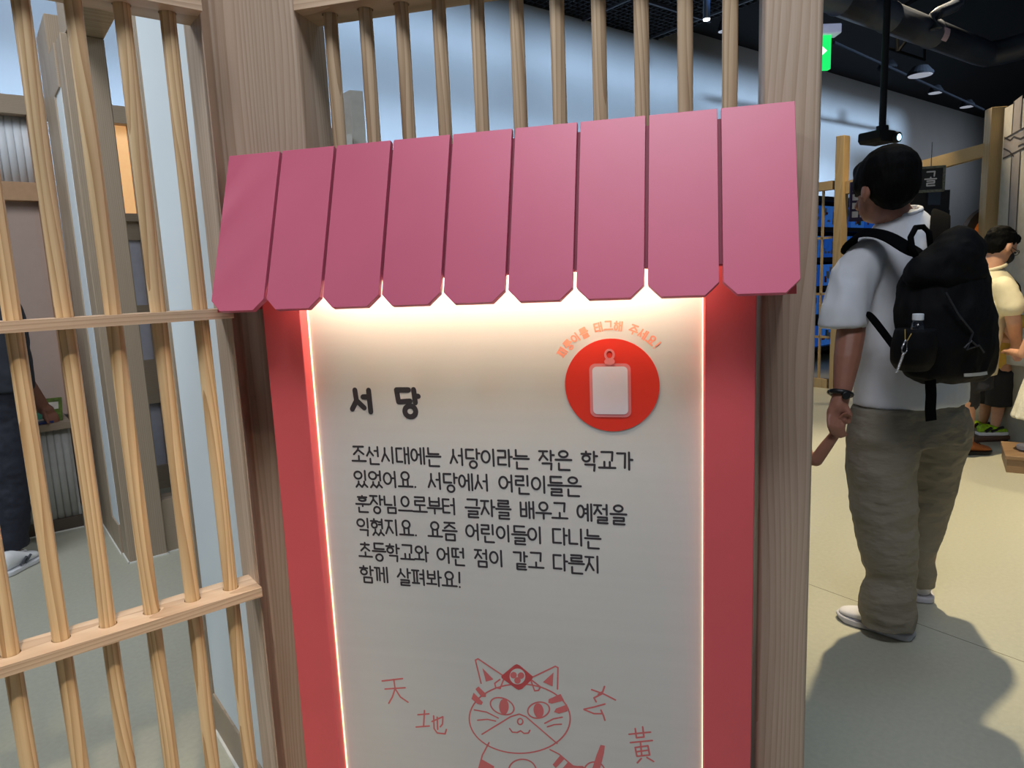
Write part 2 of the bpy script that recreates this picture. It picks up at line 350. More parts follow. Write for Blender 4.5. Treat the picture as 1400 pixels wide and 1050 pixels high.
# ------------------------------------------------------------------ exhibit hut behind the left screen (frame Q)
hz0 = 2.53
t = thing('hut_structure', 'pale wooden post-and-beam frame of the hut behind the left slatted screen', 'wooden frame', (.57, 3.9, 0), 'Q')
MB('Q').box(.487, .665, 3.83, 4.0, 0, 2.53).build('post', hutw, t, bevel=.006)
MB('Q').box(.512, .665, 1.62, 4.0, 2.53, 2.80).build('beam', hutw_h, t)
MB('Q').box(.665, 2.4, 3.85, 3.98, 0, .285).build('low_board', hutw_h, t, bevel=.004)
t = thing('side_partition', 'white panel partition with wooden edge posts just behind the corner post', 'partition', (.47, 1.9, 0), 'Q')
MB('Q').box(.45, .50, 1.58, 2.13, .125, 2.95).build('panel', M_white, t)
MB('Q').box(.442, .51, 2.13, 2.21, 0, 2.95).build('stile', hutw, t, bevel=.004)
MB('Q').box(.443, .507, 1.58, 2.13, 0, .125).build('skirting', hutw_h, t, bevel=.003)
t = thing('inner_partition', 'narrow white panel in a wide wooden frame at the back of the hut', 'partition', (.51, 4.2, 0), 'Q')
MB('Q').box(.485, .54, 4.0, 4.20, .16, 2.33).build('panel', M_white, t)
MB('Q').box(.478, .55, 4.20, 4.62, 0, 2.72).build('stile', hutw, t, bevel=.004)
MB('Q').box(.478, .55, 4.0, 4.20, 0, .16).build('skirting', hutw_h, t, bevel=.003)
MB('Q').box(.478, .55, 4.0, 4.20, 2.33, 2.53).build('head_rail', hutw_h, t, bevel=.003)
M_caulk = mat('caulk_white', (226, 226, 220), .6)
for a in ((.436, .442, 2.125, 2.216), (.436, .51, 2.21, 2.216), (.436, .443, 1.58, 2.13)): struct(MB('Q').box(a[0], a[1], a[2], a[3], 0, .006).build('trim_2', M_caulk))
for a in ((.481, .668, 3.824, 3.83), (.481, .487, 3.824, 4.0), (.668, 2.4, 3.844, 3.85), (.472, .478, 4.0, 4.62)): struct(MB('Q').box(a[0], a[1], a[2], a[3], 0, .006).build('trim_3', M_caulk))
struct(MB('Q').box(-2.2, .385, 4.652, 4.66, 0, .006).build('trim_4', M_caulk))
# booth back wall
D5 = 5.2
t = thing('booth_back_wall', 'booth back wall with rose-brown panel below white fluted boards', 'booth wall', (-.4, D5, 0), 'Q')
MB('Q').box(-2.2, 2.5, D5-.05, D5+.08, 2.43, 2.54).build('top_rail', hutw_h, t, bevel=.004)
MB('Q').box(-2.2, .45, D5+.03, D5+.06, 2.04, 2.43).build('fluted_backing', MATS['white_wall_board'], t)
M_flut = mat('fluted_white', (214, 220, 226), .5, var=.01)
fl = MB('Q'); fl.tube([(0, 0, 2.04), (0, 0, 2.43)], .0205, 12); fl.v = [(x, y*.45+D5+.03, z) for x, y, z in fl.v]; f0 = fl.build('flute', M_flut, t, smooth=True); f0.location.x = -2.18
for i in range(1, 66): part_copy(f0, (.04*i, 0, 0))
M_booth = mat('rose_brown_panel', (172, 152, 142), .7, var=.02)
MB('Q').box(-2.2, .45, D5-.04, D5+.06, 1.93, 2.04).build('middle_rail', mat('amber_wood', (178, 142, 108), .6), t, bevel=.003)
MB('Q').box(-2.2, .43, D5+.02, D5+.06, .6, 1.93).build('back_panel', M_booth, t)
MB('Q').box(.43, .47, D5-.05, D5+.06, 0, 2.43).build('stile', MATS['amber_wood'], t, bevel=.003)
# lit lattice window further right in the same wall
t = thing('lattice_window_wall', 'far wooden lattice wall with warm lit upper panes seen past the hut post', 'lattice wall', (1.2, D5, 0), 'Q')
M_lit = mat('lit_paper', (255, 214, 160), .6, emit=(255, 190, 122), estr=.55)
for i in range(5):
    x0 = .72+i*.28
    MB('Q').box(x0, x0+.25, D5+.02, D5+.03, 1.87, 2.43).build('lit_pane', M_lit, t)
    MB('Q').box(x0+.25, x0+.28, D5-.01, D5+.04, 0, 2.43).build('mullion', hutw, t)
    MB('Q').box(x0, x0+.25, D5+.02, D5+.03, .16, 1.70).build('white_pane', mat('pale_paper', (188, 188, 200), .7), t)
MB('Q').box(.69, 2.3, D5-.03, D5+.06, 1.82, 1.87).build('rail', hutw_h, t)
MB('Q').box(.69, 2.3, D5+.0, D5+.05, 1.70, 1.82).build('rail', hutw_h, t)
MB('Q').box(.69, 2.3, D5-.02, D5+.05, 1.22, 1.27).build('rail', hutw_h, t)
MB('Q').box(.69, 2.3, D5-.02, D5+.05, .60, .90).build('rail', hutw_h, t)
MB('Q').box(.69, 2.3, D5-.03, D5+.06, 0, .16).build('skirting', hutw_h, t)
# counter
t = thing('fluted_counter', 'low counter with a fluted white front and dark kick board', 'counter', (-.4, 4.9, 0), 'Q')
MB('Q').box(-2.2, .385, 4.68, 5.1, .075, .60).build('body', mat('counter_grey', (168, 170, 168), .6), t)
MB('Q').box(-2.2, .39, 4.63, 5.15, .60, .64).build('worktop', hutw_h, t, bevel=.003)
MB('Q').box(-2.2, .385, 4.66, 5.1, 0, .075).build('kick_board', mat('kick_brown', (82, 72, 62), .6), t)
fl = MB('Q'); fl.tube([(0, 0, .075), (0, 0, .60)], .0178, 12); fl.v = [(x, y*.5+4.68, z) for x, y, z in fl.v]; f0 = fl.build('flute', mat('flute_grey', (186, 188, 184), .55), t, smooth=True); f0.location.x = -2.18
for i in range(1, 73): part_copy(f0, (.0352*i, 0, 0))
# booklets on the counter
def slab(name, fr, c, sx, sy, sz, tilt, yaw, m, parent=None):
    R = Matrix.Rotation(yaw, 3, 'Z') @ Matrix.Rotation(tilt, 3, 'X'); c = Vector(c); mb = MB(fr)
    v = [c+R @ Vector((x*sx/2, y*sy/2, z*sz/2)) for x in (-1, 1) for y in (-1, 1) for z in (-1, 1)]
    mb.add(v, [(0, 1, 3, 2), (4, 6, 7, 5), (0, 4, 5, 1), (2, 3, 7, 6), (0, 2, 6, 4), (1, 5, 7, 3)])
    return mb.build(name, m, parent)
def booklet(c, tilt, yaw, cov, label, extra=(), k=.72):
    t = thing('booklet', label, 'booklet', c, 'Q', )
    slab('cover', 'Q', c, .20*k, .26*k, .012, tilt, yaw, cov, t)
    R = Matrix.Rotation(yaw, 3, 'Z') @ Matrix.Rotation(tilt, 3, 'X')
    for (dx, dy, sx, sy, m) in extra:
        q = Vector(c)+R @ Vector((dx*k, dy*k, .007)); slab('printed_patch', 'Q', q, sx*k, sy*k, .002, tilt, yaw, m, t)
    return t
cb_blue = mat('cover_blue', (52, 92, 158), .4, var=.2, scale=30); cb_green = mat('cover_green', (86, 108, 40), .4, var=.5, scale=40)
cb_white = mat('cover_white', (205, 200, 190), .5, var=.1); cb_teal = mat('cover_teal', (70, 160, 130), .4, var=.3)
booklet((.02, 4.80, .665), radians(8), .2, cb_blue, 'blue booklet lying on the counter under the visitor\'s hand', [(0, .03, .1, .08, cb_white), (.03, -.07, .1, .05, cb_teal)])
booklet((.30, 4.80, .695), radians(38), -.15, cb_green, 'green illustrated booklet propped up on the counter', [(-.03, -.06, .1, .07, cb_teal), (.04, .04, .07, .08, cb_white)])
booklet((.23, 4.74, .652), radians(3), .1, mat('cover_navy', (40, 60, 128), .4), 'navy booklet with a white leaf lying at the counter edge', [(.02, -.05, .12, .06, cb_white)])
tag(slab('paper_leaf', 'Q', (.10, 4.66, .72), .09, .15, .003, radians(60), .5, mat('leaf_grey', (196, 190, 170), .6)), 'pale paper leaf standing folded at the counter edge', 'paper')

# ------------------------------------------------------------------ slatted screens with round dowels
def drilled_rail(mb, x0, x1, y0, y1, z0, z1, xs, yc, r, axis_pitch, n=24):
    """rail with real round holes at xs"""
    cells = []; edges = [x0]
    for i, x in enumerate(xs):
        a = x-axis_pitch/2 if i else x-axis_pitch/2; b = x+axis_pitch/2
        a = max(a, x0); b = min(b, x1)
        if edges[-1] < a-1e-6: cells.append((edges[-1], a, None))
        cells.append((a, b, x)); edges.append(b)
    if edges[-1] < x1-1e-6: cells.append((edges[-1], x1, None))
    for a, b, x in cells:
        if x is None:
            mb.add([(a, y0, z1), (b, y0, z1), (b, y1, z1), (a, y1, z1)], [(0, 1, 2, 3)])
            mb.add([(a, y0, z0), (b, y0, z0), (b, y1, z0), (a, y1, z0)], [(0, 3, 2, 1)])
            continue
        ang = sorted([2*pi*k/n for k in range(n)]+[atan2(Y-yc, X-x) % (2*pi) for X in (a, b) for Y in (y0, y1)])
        inn = []; out = []
        for t_ in ang:
            c_, s_ = cos(t_), sin(t_)
            k = min([q for q in (((b-x)/c_ if c_ > 1e-9 else 9), ((a-x)/c_ if c_ < -1e-9 else 9), ((y1-yc)/s_ if s_ > 1e-9 else 9), ((y0-yc)/s_ if s_ < -1e-9 else 9))])
            inn.append((x+r*c_, yc+r*s_)); out.append((x+k*c_, yc+k*s_))
        m_ = len(ang); v = [(p[0], p[1], z1) for p in inn]+[(p[0], p[1], z1) for p in out]+[(p[0], p[1], z0) for p in inn]+[(p[0], p[1], z0) for p in out]
        f = []
        for i in range(m_):
            j = (i+1) % m_
            f += [(i, m_+i, m_+j, j), (2*m_+i, 2*m_+j, 3*m_+j, 3*m_+i), (i, j, 2*m_+j, 2*m_+i)]
        mb.add(v, f)
    mb.add([(x0, y0, z0), (x1, y0, z0), (x1, y0, z1), (x0, y0, z1)], [(0, 1, 2, 3)])
    mb.add([(x0, y1, z0), (x1, y1, z0), (x1, y1, z1), (x0, y1, z1)], [(3, 2, 1, 0)])
    mb.add([(x0, y0, z0), (x0, y0, z1), (x0, y1, z1), (x0, y1, z0)], [(0, 1, 2, 3)])
    mb.add([(x1, y0, z0), (x1, y0, z1), (x1, y1, z1), (x1, y1, z0)], [(3, 2, 1, 0)])
def holed(name, fr, parent, dims, xs, yc, pitch, m):
    mb = MB(fr); drilled_rail(mb, *dims, xs, yc, .0158, pitch)
    o = mb.build(name, m, parent)
    bm = bmesh.new(); bm.from_mesh(o.data); bmesh.ops.remove_doubles(bm, verts=bm.verts, dist=1e-5); bmesh.ops.recalc_face_normals(bm, faces=bm.faces); bm.to_mesh(o.data); bm.free()
    return o
PITCH = .0766
qx = [.3676-PITCH*i for i in range(0, 12)][::-1]
t = thing('slatted_screen', 'left wooden screen of round dowels threaded through flat cross rails', 'wooden screen', (0, 1.475, 0), 'Q')
xq0 = qx[0]-.06
for (z0, z1) in ((.700, .7205), (1.293, 1.3125), (1.868, 1.958), (.06, .08)):
    holed('rail', 'Q', t, (xq0, .4185, 1.430, 1.520, z0, z1), qx, 1.475, PITCH, maple_h)
dm = MB('Q'); dm.tube([(0, 1.475, .03), (0, 1.475, 1.99)], .0142, 20); d0_ = dm.build('dowel', pine, t); smooth_by_angle(d0_); d0_.location.x = qx[0]
for x in qx[1:]: part_copy(d0_, (x-qx[0], 0, 0))
for i, c in enumerate([o for o in t.children if o.name.startswith('dowel')]):
    c.rotation_euler = (0, 0, 0)
# sign-side screen
px_ = [-.694+.0768*i for i in range(11)]
t2 = thing('slatted_screen', 'wooden screen of round dowels rising behind the rose roof between the two big posts', 'wooden screen', (0, 1.35, 0), 'P')
holed('rail', 'P', t2, (-.747, .1275, 1.303, 1.397, 1.886, 1.986), px_, 1.35, .0768, maple_h)
dm = MB('P'); dm.tube([(0, 1.35, .0), (0, 1.35, 2.02)], .0136, 20); d0_ = dm.build('dowel', pine_g, t2); smooth_by_angle(d0_); d0_.location.x = px_[0]
for x in px_[1:]: part_copy(d0_, (x-px_[0], 0, 0))
for tt_ in (t, t2):
    for c in [o for o in tt_.children if o.name.startswith('dowel')]: c.rotation_euler = (0, 0, random.random()*6.28)
# corner post: five-sided column joining both screens
def WQ2P(s, D):
    w = W('Q', (s, D, 0)); a = -PA; return (w.x*cos(a)-w.y*sin(a), w.x*sin(a)+w.y*cos(a))
A1 = WQ2P(.4185, 1.445); A2 = WQ2P(.4185, 1.575)
ridge = (-.938, 1.302)
poly = [A1, ridge, (-.7475, 1.302), (-.7475, 1.425), (-.86, 1.50), A2]
tag(MB('P').prism(poly, 0, 3.3).build('corner_post', maple, bevel=.009, seg=3, base=(0, 0, 0)), 'big pale wooden corner post at the left end of the rose roof', 'post')
tag(MB('P').box(.1275, .2187, 1.30, 1.42, 0, 3.3).build('timber_post', maple, bevel=.009, seg=3, base=(0, 0, 0)), 'big pale wooden post at the right end of the rose roof', 'post')

pz = at(484, 125, 4.4)
t = thing('far_post', 'pale square post standing behind the first dowel right of the corner post', 'post', (pz.x, 4.4, 0), 'W')
MB().prism([tuple(at(467, 130, 4.44).xy), tuple(at(478, 125, 4.36).xy), tuple(at(496, 125, 4.40).xy), tuple(at(487, 125, 4.52).xy)], 0, pz.z).build('shaft', mat('pale_post', (196, 196, 190), .6), t, bevel=.003)
MB().prism([tuple(at(470, 182, 4.30).xy), tuple(at(481, 182, 4.30).xy), tuple(at(481, 182, 4.34).xy), tuple(at(470, 182, 4.34).xy)], 0, at(475, 183, 4.30).z).build('backing_strip', MATS['pale_post'], t)

# ------------------------------------------------------------------ the sign
sg = thing('information_sign', 'coral framed cream information board with Korean text under a rose plank roof', 'sign', (-.35, 1.25, 0), 'P')
BL, BR, IL, IR, BT, BB = -.812, .1105, -.7300, .0275, 1.43, 0.05
MB('P').box(BL, IL, 1.2, 1.299, BB, BT).build('frame_side', M_red, sg, bevel=.002)
MB('P').box(IR, BR, 1.2, 1.299, BB, BT).build('frame_side', M_red, sg, bevel=.002)
MB('P').box(IL, IR, 1.2, 1.299, BT-.05, BT).build('frame_top', M_red, sg)
MB('P').box(IL, IR, 1.2, 1.299, BB, BB+.12).build('frame_bottom', M_red, sg)
PD = 1.227
MB('P').box(IL+.001, IR-.001, PD, 1.28, BB+.12, BT-.05).build('panel', M_panel, sg)
MB('P').box(IL+.0012, IL+.0026, PD-.003, PD-.0003, BB+.12, 1.38).build('led_strip', M_ledside, sg)
MB('P').box(IR-.0026, IR-.0012, PD-.003, PD-.0003, BB+.12, 1.38).build('led_strip', M_ledside, sg)
# roof
RT, RB = Vector((0, 1.237, 1.611)), Vector((0, 1.131, 1.310))
sl = (RB-RT); sL = sl.length; sl.normalize(); nrm = Vector((0, -sl.z, sl.y));
if nrm.y > 0: nrm = -nrm                       # outward (towards viewer)
def rp(s, d, o): v = RT+sl*d+nrm*o; return (s, v.y, v.z)   # s along, d down the slope, o outward
s0, pit, gap, ch = -.8785, .11625, .0062, .021
for i in range(9):
    a = s0+pit*i+gap/2; b = s0+pit*(i+1)-gap/2
    if i == 0: a -= gap/2
    if i == 8: b += gap/2
    out = [(a, 0), (b, 0), (b, sL-ch), (b-ch, sL), (a+ch, sL), (a, sL-ch)]
    MB('P').hull_prism([rp(x, d, 0) for x, d in out], [rp(x, d, -.012) for x, d in out]).build('roof_plank', M_roof, sg, bevel=.0006, seg=1)
bk = [(s0+.01, .012), (s0+pit*9-.01, .012), (s0+pit*9-.01, sL-.055), (s0+.01, sL-.055)]
M_redd = mat('roof_backing_shaded', (138, 52, 76), .6, var=.02)  # shade of the plank gaps put into a darker backing colour
MB('P').hull_prism([rp(x, d, -.0122) for x, d in bk], [rp(x, d, -.021) for x, d in bk]).build('roof_backing', M_redd, sg)
for c0 in (s0+.004, s0+pit*9-.024):
    side_ = [rp(c0, .03, -.0125), rp(c0, sL-.022, -.0125), (c0, 1.148, 1.307), (c0, 1.2985, 1.307), (c0, 1.2985, 1.58)]
    side2 = [(c0+.02, y, z) for _, y, z in side_]
    MB('P').hull_prism(side_, side2).build('roof_cheek', M_red, sg)
MB('P').box(-.70, 0.0, 1.182, 1.196, 1.395, 1.40).build('led_bar', mat('led_bar_case', (220, 220, 220), .4), sg)
MB('P').box(-.70, 0.0, 1.184, 1.194, 1.391, 1.395).build('led_bar_lens', M_led, sg)
lo = lamp('led_bar_light', 'AREA', W('P', (-.35, 1.189, 1.389)), W('P', (-.35, 1.222, 1.29)), (1.0, .86, .62), 2.5, shape='RECTANGLE', size=.74, size_y=.012, spread=radians(150))
# keep the strip's long side along the sign
lo.rotation_euler = (Matrix.Rotation(PA, 3, 'Z') @ Matrix.Rotation(radians(18), 3, 'X')).to_euler()

# ---- lettering: Hangul drawn from monoline strokes
CIR = 'O'
def jamo(ch, x0, y0, x1, y1):
    X = lambda u: x0+(x1-x0)*u; Y = lambda v: y0+(y1-y0)*v
    P = lambda *q: [(X(a), Y(b)) for a, b in q]
    w, h = x1-x0, y1-y0
    if ch == 'ㄱ': return [P((.05, 0), (.95, 0), (.9, 1))]
    if ch == 'ㄴ': return [P((.05, 0), (.05, 1), (1, 1))]
    if ch == 'ㄷ': return [P((.95, 0), (.05, 0), (.05, 1), (1, 1))]
    if ch == 'ㄹ': return [P((.05, 0), (.95, 0), (.95, .48), (.05, .48), (.05, 1), (1, 1))]
    if ch == 'ㅁ': return [P((.05, 0), (.95, 0), (.95, 1), (.05, 1), (.05, 0))]
    if ch == 'ㅂ': return [P((.05, 0), (.05, 1), (.95, 1), (.95, 0)), P((.05, .5), (.95, .5))]
    if ch == 'ㅅ': return [P((.48, 0), (.46, .4), (.02, 1)), P((.46, .4), (.98, .95))]
    if ch == 'ㅆ': return jamo('ㅅ', x0, y0, x0+w*.5, y1)+jamo('ㅅ', x0+w*.5, y0, x1, y1)
    if ch == 'ㅇ': return [(CIR, X(.5), Y(.5), w*.5, h*.5)]
    if ch == 'ㅈ': return [P((.02, 0), (.98, 0)), P((.5, 0), (.46, .4), (.02, 1)), P((.46, .4), (.98, .95))]
    if ch == 'ㅊ': return [P((.5, -.28), (.5, 0))]+jamo('ㅈ', x0, y0, x1, y1)
    if ch == 'ㅌ': return [P((.95, 0), (.05, 0), (.05, 1), (1, 1)), P((.05, .5), (.9, .5))]
    if ch == 'ㅍ': return [P((0, 0), (1, 0)), P((.28, 0), (.28, 1)), P((.72, 0), (.72, 1)), P((0, 1), (1, 1))]
    if ch == 'ㅎ': return [P((.5, -.2), (.5, .05)), P((.0, .08), (1, .08)), (CIR, X(.5), Y(.62), w*.40, h*.36)]
    if ch == 'ㄲ': return [P((.0, 0), (.45, 0), (.42, 1)), P((.55, 0), (1, 0), (.97, 1))]
    if ch == 'ㄸ': return [P((.45, 0), (.05, 0), (.05, 1), (.45, 1)), P((1, 0), (.58, 0), (.58, 1), (1, 1))]
    return []
INI = 'ㄱㄲㄴㄷㄸㄹㅁㅂㅃㅅㅆㅇㅈㅉㅊㅋㅌㅍㅎ'
VOW = 'ㅏㅐㅑㅒㅓㅔㅕㅖㅗㅘㅙㅚㅛㅜㅝㅞㅟㅠㅡㅢㅣ'
FIN = [''] + list('ㄱㄲㄳㄴㄵㄶㄷㄹㄺㄻㄼㄽㄾㄿㅀㅁㅂㅄㅅㅆㅇㅈㅊㅋㅌㅍㅎ')
def syllable(c):
    """strokes in a unit cell, y down; the final may hang to 1.14"""
    k = ord(c)-0xAC00
    if c == '.': return [[(.12, .93), (.13, .93)]]
    if c == '!': return [[(.16, 0), (.14, .66)], [(.14, .95), (.145, .95)]]
    i, v, f = INI[k//588], VOW[(k % 588)//28], FIN[k % 28]; S = []
    b = 1.0 if not f else .60
    if v in 'ㅏㅐㅑㅓㅔㅕㅖㅣ':
        xr = .56 if v in 'ㅏㅣㅕㅓ' else .44
        if i == 'ㅇ': bx = (.04, .10*b, xr, .80*b if not f else b*.88)
        elif i == 'ㅎ': bx = (.02, .16*b, xr, .98*b)
        else: bx = (.04, .06*b, xr, (.90 if not f else .95)*b)
        if v in 'ㅓㅕㅔㅖ' and i != 'ㅇ': bx = (bx[0], bx[1], xr-.06, bx[3])
        S += jamo(i, *bx); m = .42*b
        st = lambda x, a=0, e=b: S.append([(x, a), (x, e)])
        if v == 'ㅏ': st(.76); S.append([(.76, m), (.95, m)])
        if v == 'ㅣ': st(.80)
        if v == 'ㅐ': st(.62, .02); st(.88); S.append([(.62, m), (.88, m)])
        if v == 'ㅓ': st(.82); S.append([(.60, m), (.82, m)])
        if v == 'ㅕ': st(.82); S.append([(.58, .30*b), (.82, .30*b)]); S.append([(.58, .58*b), (.82, .58*b)])
        if v == 'ㅔ': st(.68, .02); st(.90); S.append([(.50, m), (.68, m)])
        if v == 'ㅖ': st(.68, .02); st(.90); S.append([(.48, .3*b), (.68, .3*b)]); S.append([(.48, .56*b), (.68, .56*b)])
        fb = (.24, .76, .86, 1.10)
    elif v in 'ㅗㅛㅜㅡㅠ':
        t_ = .50 if not f else .36
        up = v in 'ㅗㅛ'
        ly = (.92 if up else (.66 if v == 'ㅜ' else .90)) if not f else (.58 if up else .52)
        if v == 'ㅡ' and not f: t_ = .62
        if i == 'ㅎ' and f: ly += .08
        if i in 'ㅇ': bx = (.24, 0, .76, t_)
        elif i in 'ㅎㅊ': bx = (.18, .12, .82, t_+.04)
        else: bx = (.14, 0, .86, t_)
        S += jamo(i, *bx); S.append([(.02, ly), (.98, ly)])
        if v == 'ㅗ': S.append([(.5, bx[3]+.10 if i not in 'ㅇ' else bx[3]), (.5, ly)])
        if v == 'ㅛ': S.append([(.34, bx[3]+(.08 if i != 'ㅇ' else -.02)), (.34, ly)]); S.append([(.66, bx[3]+(.08 if i != 'ㅇ' else -.02)), (.66, ly)])
        if v == 'ㅜ': S.append([(.5, ly), (.5, ly+(.34 if not f else .14))])
        fb = (.18, .74 if v != 'ㅜ' else .84, .86, 1.12)
    else:                                                     # ㅘ
        bx = (.08, .04, .56, .46) if i != 'ㅂ' else (.06, .04, .58, .52)
        S += jamo(i, *bx); S.append([(.32, bx[3]), (.32, .88)]); S.append([(.0, .88), (.64, .88)])
        S.append([(.80, 0), (.80, 1)]); S.append([(.80, .42), (.97, .42)]); fb = (.24, .76, .86, 1.1)
    if f:
        if f == 'ㅇ': fb = (.28 if v not in 'ㅗㅜㅡ' else .24, fb[1]-.02, .74, 1.16)
        if f == 'ㅆ': fb = (.12, .70, .92, 1.06)
        if f in 'ㄱ': fb = (.2, fb[1], .82 if v not in 'ㅗㅜㅡ' else .86, 1.12)
        S += jamo(f, *fb)
    return S
def stroke_out(mb, S, w, fn):
    for st in S:
        if st[0] == CIR:
            _, cx, cy, rx, ry = st; n = 22
            ci = [(cx+rx*cos(2*pi*j/n), cy+ry*sin(2*pi*j/n)) for j in range(n)]
            flat_fn(mb, ci, w, fn, True)
        else: flat_fn(mb, st, w, fn, False)
def flat_fn(mb, pts, w, fn, cl):
    P3 = [fn(*p) for p in pts]                                 # 2-D metric plane coords
    flat(mb, P3, w, lambda a, b: (a, PD-.00015, b), cl)
def line_text(txt, x, ztop, width, a0, sp, h, w, m, name='lettering'):
    adv = []; tot = 0
    for c in txt:
        d = sp if c == ' ' else (a0*.42 if c in '.!' else a0); adv.append(d); tot += d
    k = width/(tot-a0*.06); mb = MB('P'); cx = x
    for c, d in zip(txt+' ', adv+[0]):
        if c != ' ': stroke_out(mb, syllable(c), w, lambda u_, v_: (cx+u_*a0*k*.97, ztop-v_*h))
        elif mb.v: mb.build('printed_word', m, sg); mb = MB('P')
        cx += d*k
LN = [('조선시대에는 서당이라는 작은 학교가', -.6575, 1.0275, .5605), ('있었어요. 서당에서 어린이들은', -.6565, .9775, .463), ('훈장님으로부터 글자를 배우고 예절을', -.657, .9265, .5465),
      ('익혔지요. 요즘 어린이들이 다니는', -.6585, .8765, .4995), ('초등학교와 어떤 점이 같고 다른지', -.659, .8245, .4985), ('함께 살펴봐요!', -.660, .7735, .2245)]
for tx, x, z, wd_ in LN: line_text(tx, x, z, wd_, .0308, .0165, .0322, .0041, M_ink)
mb = MB('P')
stroke_out(mb, [[(0.22, .02), (.26, .50), (.02, .88)], [(.28, .50), (.62, .82)], [(.9, .03), (.93, 1.0)], [(.60, .33), (.9, .33)]], .0108, lambda u_, v_: (-.649+u_*.0435, 1.1435-v_*.0445))
mb.build('title_syllable', M_ink, sg); mb = MB('P')
stroke_out(mb, [[(.58, .03), (.06, .03), (.12, .50), (.62, .47)], [(.80, .02), (.84, .53)], [(.84, .28), (.98, .28)], (CIR, .60, .87, .235, .215)], .0106, lambda u_, v_: (-.5535+u_*.0485, 1.1445-v_*.0505))
mb.build('title_syllable', M_ink, sg)
# red disc with a plain name-tag pictogram
dc = (-.1325, 1.1512)
def disc(mb, c, r, o0, o1, n=72, ry=None):
    ry = ry or r
    mb.hull_prism([(c[0]+r*cos(2*pi*j/n), PD-o0, c[1]+ry*sin(2*pi*j/n)) for j in range(n)], [(c[0]+r*cos(2*pi*j/n), PD-o1, c[1]+ry*sin(2*pi*j/n)) for j in range(n)]); return mb
disc(MB('P'), dc, .0845, .0002, .0010).build('round_badge', M_disc, sg)
def rrect(cx, cz, hw, hh, r, o):
    v = []
    for (sx, sz, a) in ((1, 1, 0), (-1, 1, 90), (-1, -1, 180), (1, -1, 270)):
        for k in range(7): an = radians(a+15*k); v.append((cx+sx*(hw-r)+r*cos(an), PD-o, cz+sz*(hh-r)+r*sin(an)))
    return v
bmk = [o for o in sg.children if o.name.startswith('round_badge')][0]
MB('P').add(rrect(-.135, 1.142, .037, .049,   .011, .0014), [tuple(range(28))]).build('tag_outline', M_tagedge, bmk)
MB('P').add(rrect(-.135, 1.142, .0315, .0435, .008, .0018), [tuple(range(28))]).build('tag_face', M_tag, bmk)
mb = MB('P'); flat(mb, [(-.135+.0075*cos(2*pi*j/20), 1.207+.0085*sin(2*pi*j/20)) for j in range(20)], .0042, lambda a, b: (a, PD-.0016, b), True)
mb.add([(-.135+.0095*cos(2*pi*j/20), PD-.0020, 1.1945+.0065*sin(2*pi*j/20)) for j in range(20)], [tuple(range(20))]); mb.build('tag_ring', M_tagedge, bmk)
# curved caption round the disc
txt = '패룽이를 태그해 주세요!'; ang = 150.0; mb = MB('P'); aw = 9.6
for c in txt:
    if c == ' ': ang -= 5.2; continue
    st_ = aw if c != '!' else aw*.45
    am = ang-st_/2; ang -= st_
    ta = radians(am)
    def fn(u_, v_, ta=ta):
        lx = (u_-.5)*.0152 if c != '!' else (u_-.15)*.0152; ly = (.55-v_)*.0155
        rx_, rz_ = cos(ta), sin(ta); tx_, tz_ = sin(ta), -cos(ta)
        return (dc[0]+rx_*(.1065+ly)+tx_*lx, dc[1]+rz_*(.1065+ly)+tz_*lx)
    stroke_out(mb, syllable(c), .0029, fn)
mb.build('curved_lettering', M_arcink, sg)
# drawing and brush characters, traced on the board plane
def bp(x, y):                                  # picture point of the crop -> board plane (s, z)
    px, py = 500+x/3.3333, 870+y/3.3333
    w = ray(px, py); n_ = W('P', (0, 1, 0)); tt = PD/(n_.x*w.x+n_.y*w.y); p = EYE+w*tt
    e = W('P', (1, 0, 0)); return (e.x*p.x+e.y*p.y, p.z)
def crop_lines(lines, w, name, fills=(), closed=(), m=M_redink):
    mb = MB('P')
    fnl = lambda a, b: (a, PD-.00015, b)
    for l in lines: flat(mb, [bp(*q) for q in l], w, fnl)
    for l in closed: flat(mb, [bp(*q) for q in l], w, fnl, True)
    for l in fills:
        P_ = [bp(*q) for q in l]; mb.add([(a, PD-.00035, b) for a, b in P_], [tuple(range(len(P_)))])
    return mb.build(name, m, sg)
def arc(cx, cy, rx, ry, a0, a1, n=24, rot=0):
    o = []
    for k in range(n+1):
        a = radians(a0+(a1-a0)*k/n); x, y = rx*cos(a), ry*sin(a); r_ = radians(rot)
        o.append((cx+x*cos(r_)-y*sin(r_), cy+x*sin(r_)+y*cos(r_)))
    return o
crop_lines([[(75, 203), (168, 192)], [(88, 240), (180, 234)], [(128, 196), (134, 238), (122, 275), (105, 305)], [(134, 238), (158, 276), (193, 300)]], .0034, 'brush_character')
crop_lines([[(238, 357), (288, 353)], [(268, 338), (264, 410)], [(230, 413), (290, 408)], [(302, 388), (352, 366), (350, 400), (340, 412)], [(326, 368), (328, 424)], [(310, 362), (312, 420), (326, 440), (362, 444), (368, 424)]], .0034, 'brush_character')
crop_lines([[(1088, 228), (1080, 252), (1060, 264)], [(1030, 243), (1084, 262), (1138, 290)], [(1076, 262), (1040, 280), (1050, 298)], [(995, 332), (1040, 322), (1090, 308)], [(996, 334), (1040, 352), (1078, 352)], [(1072, 336), (1084, 362), (1090, 382)]], .0034, 'brush_character')
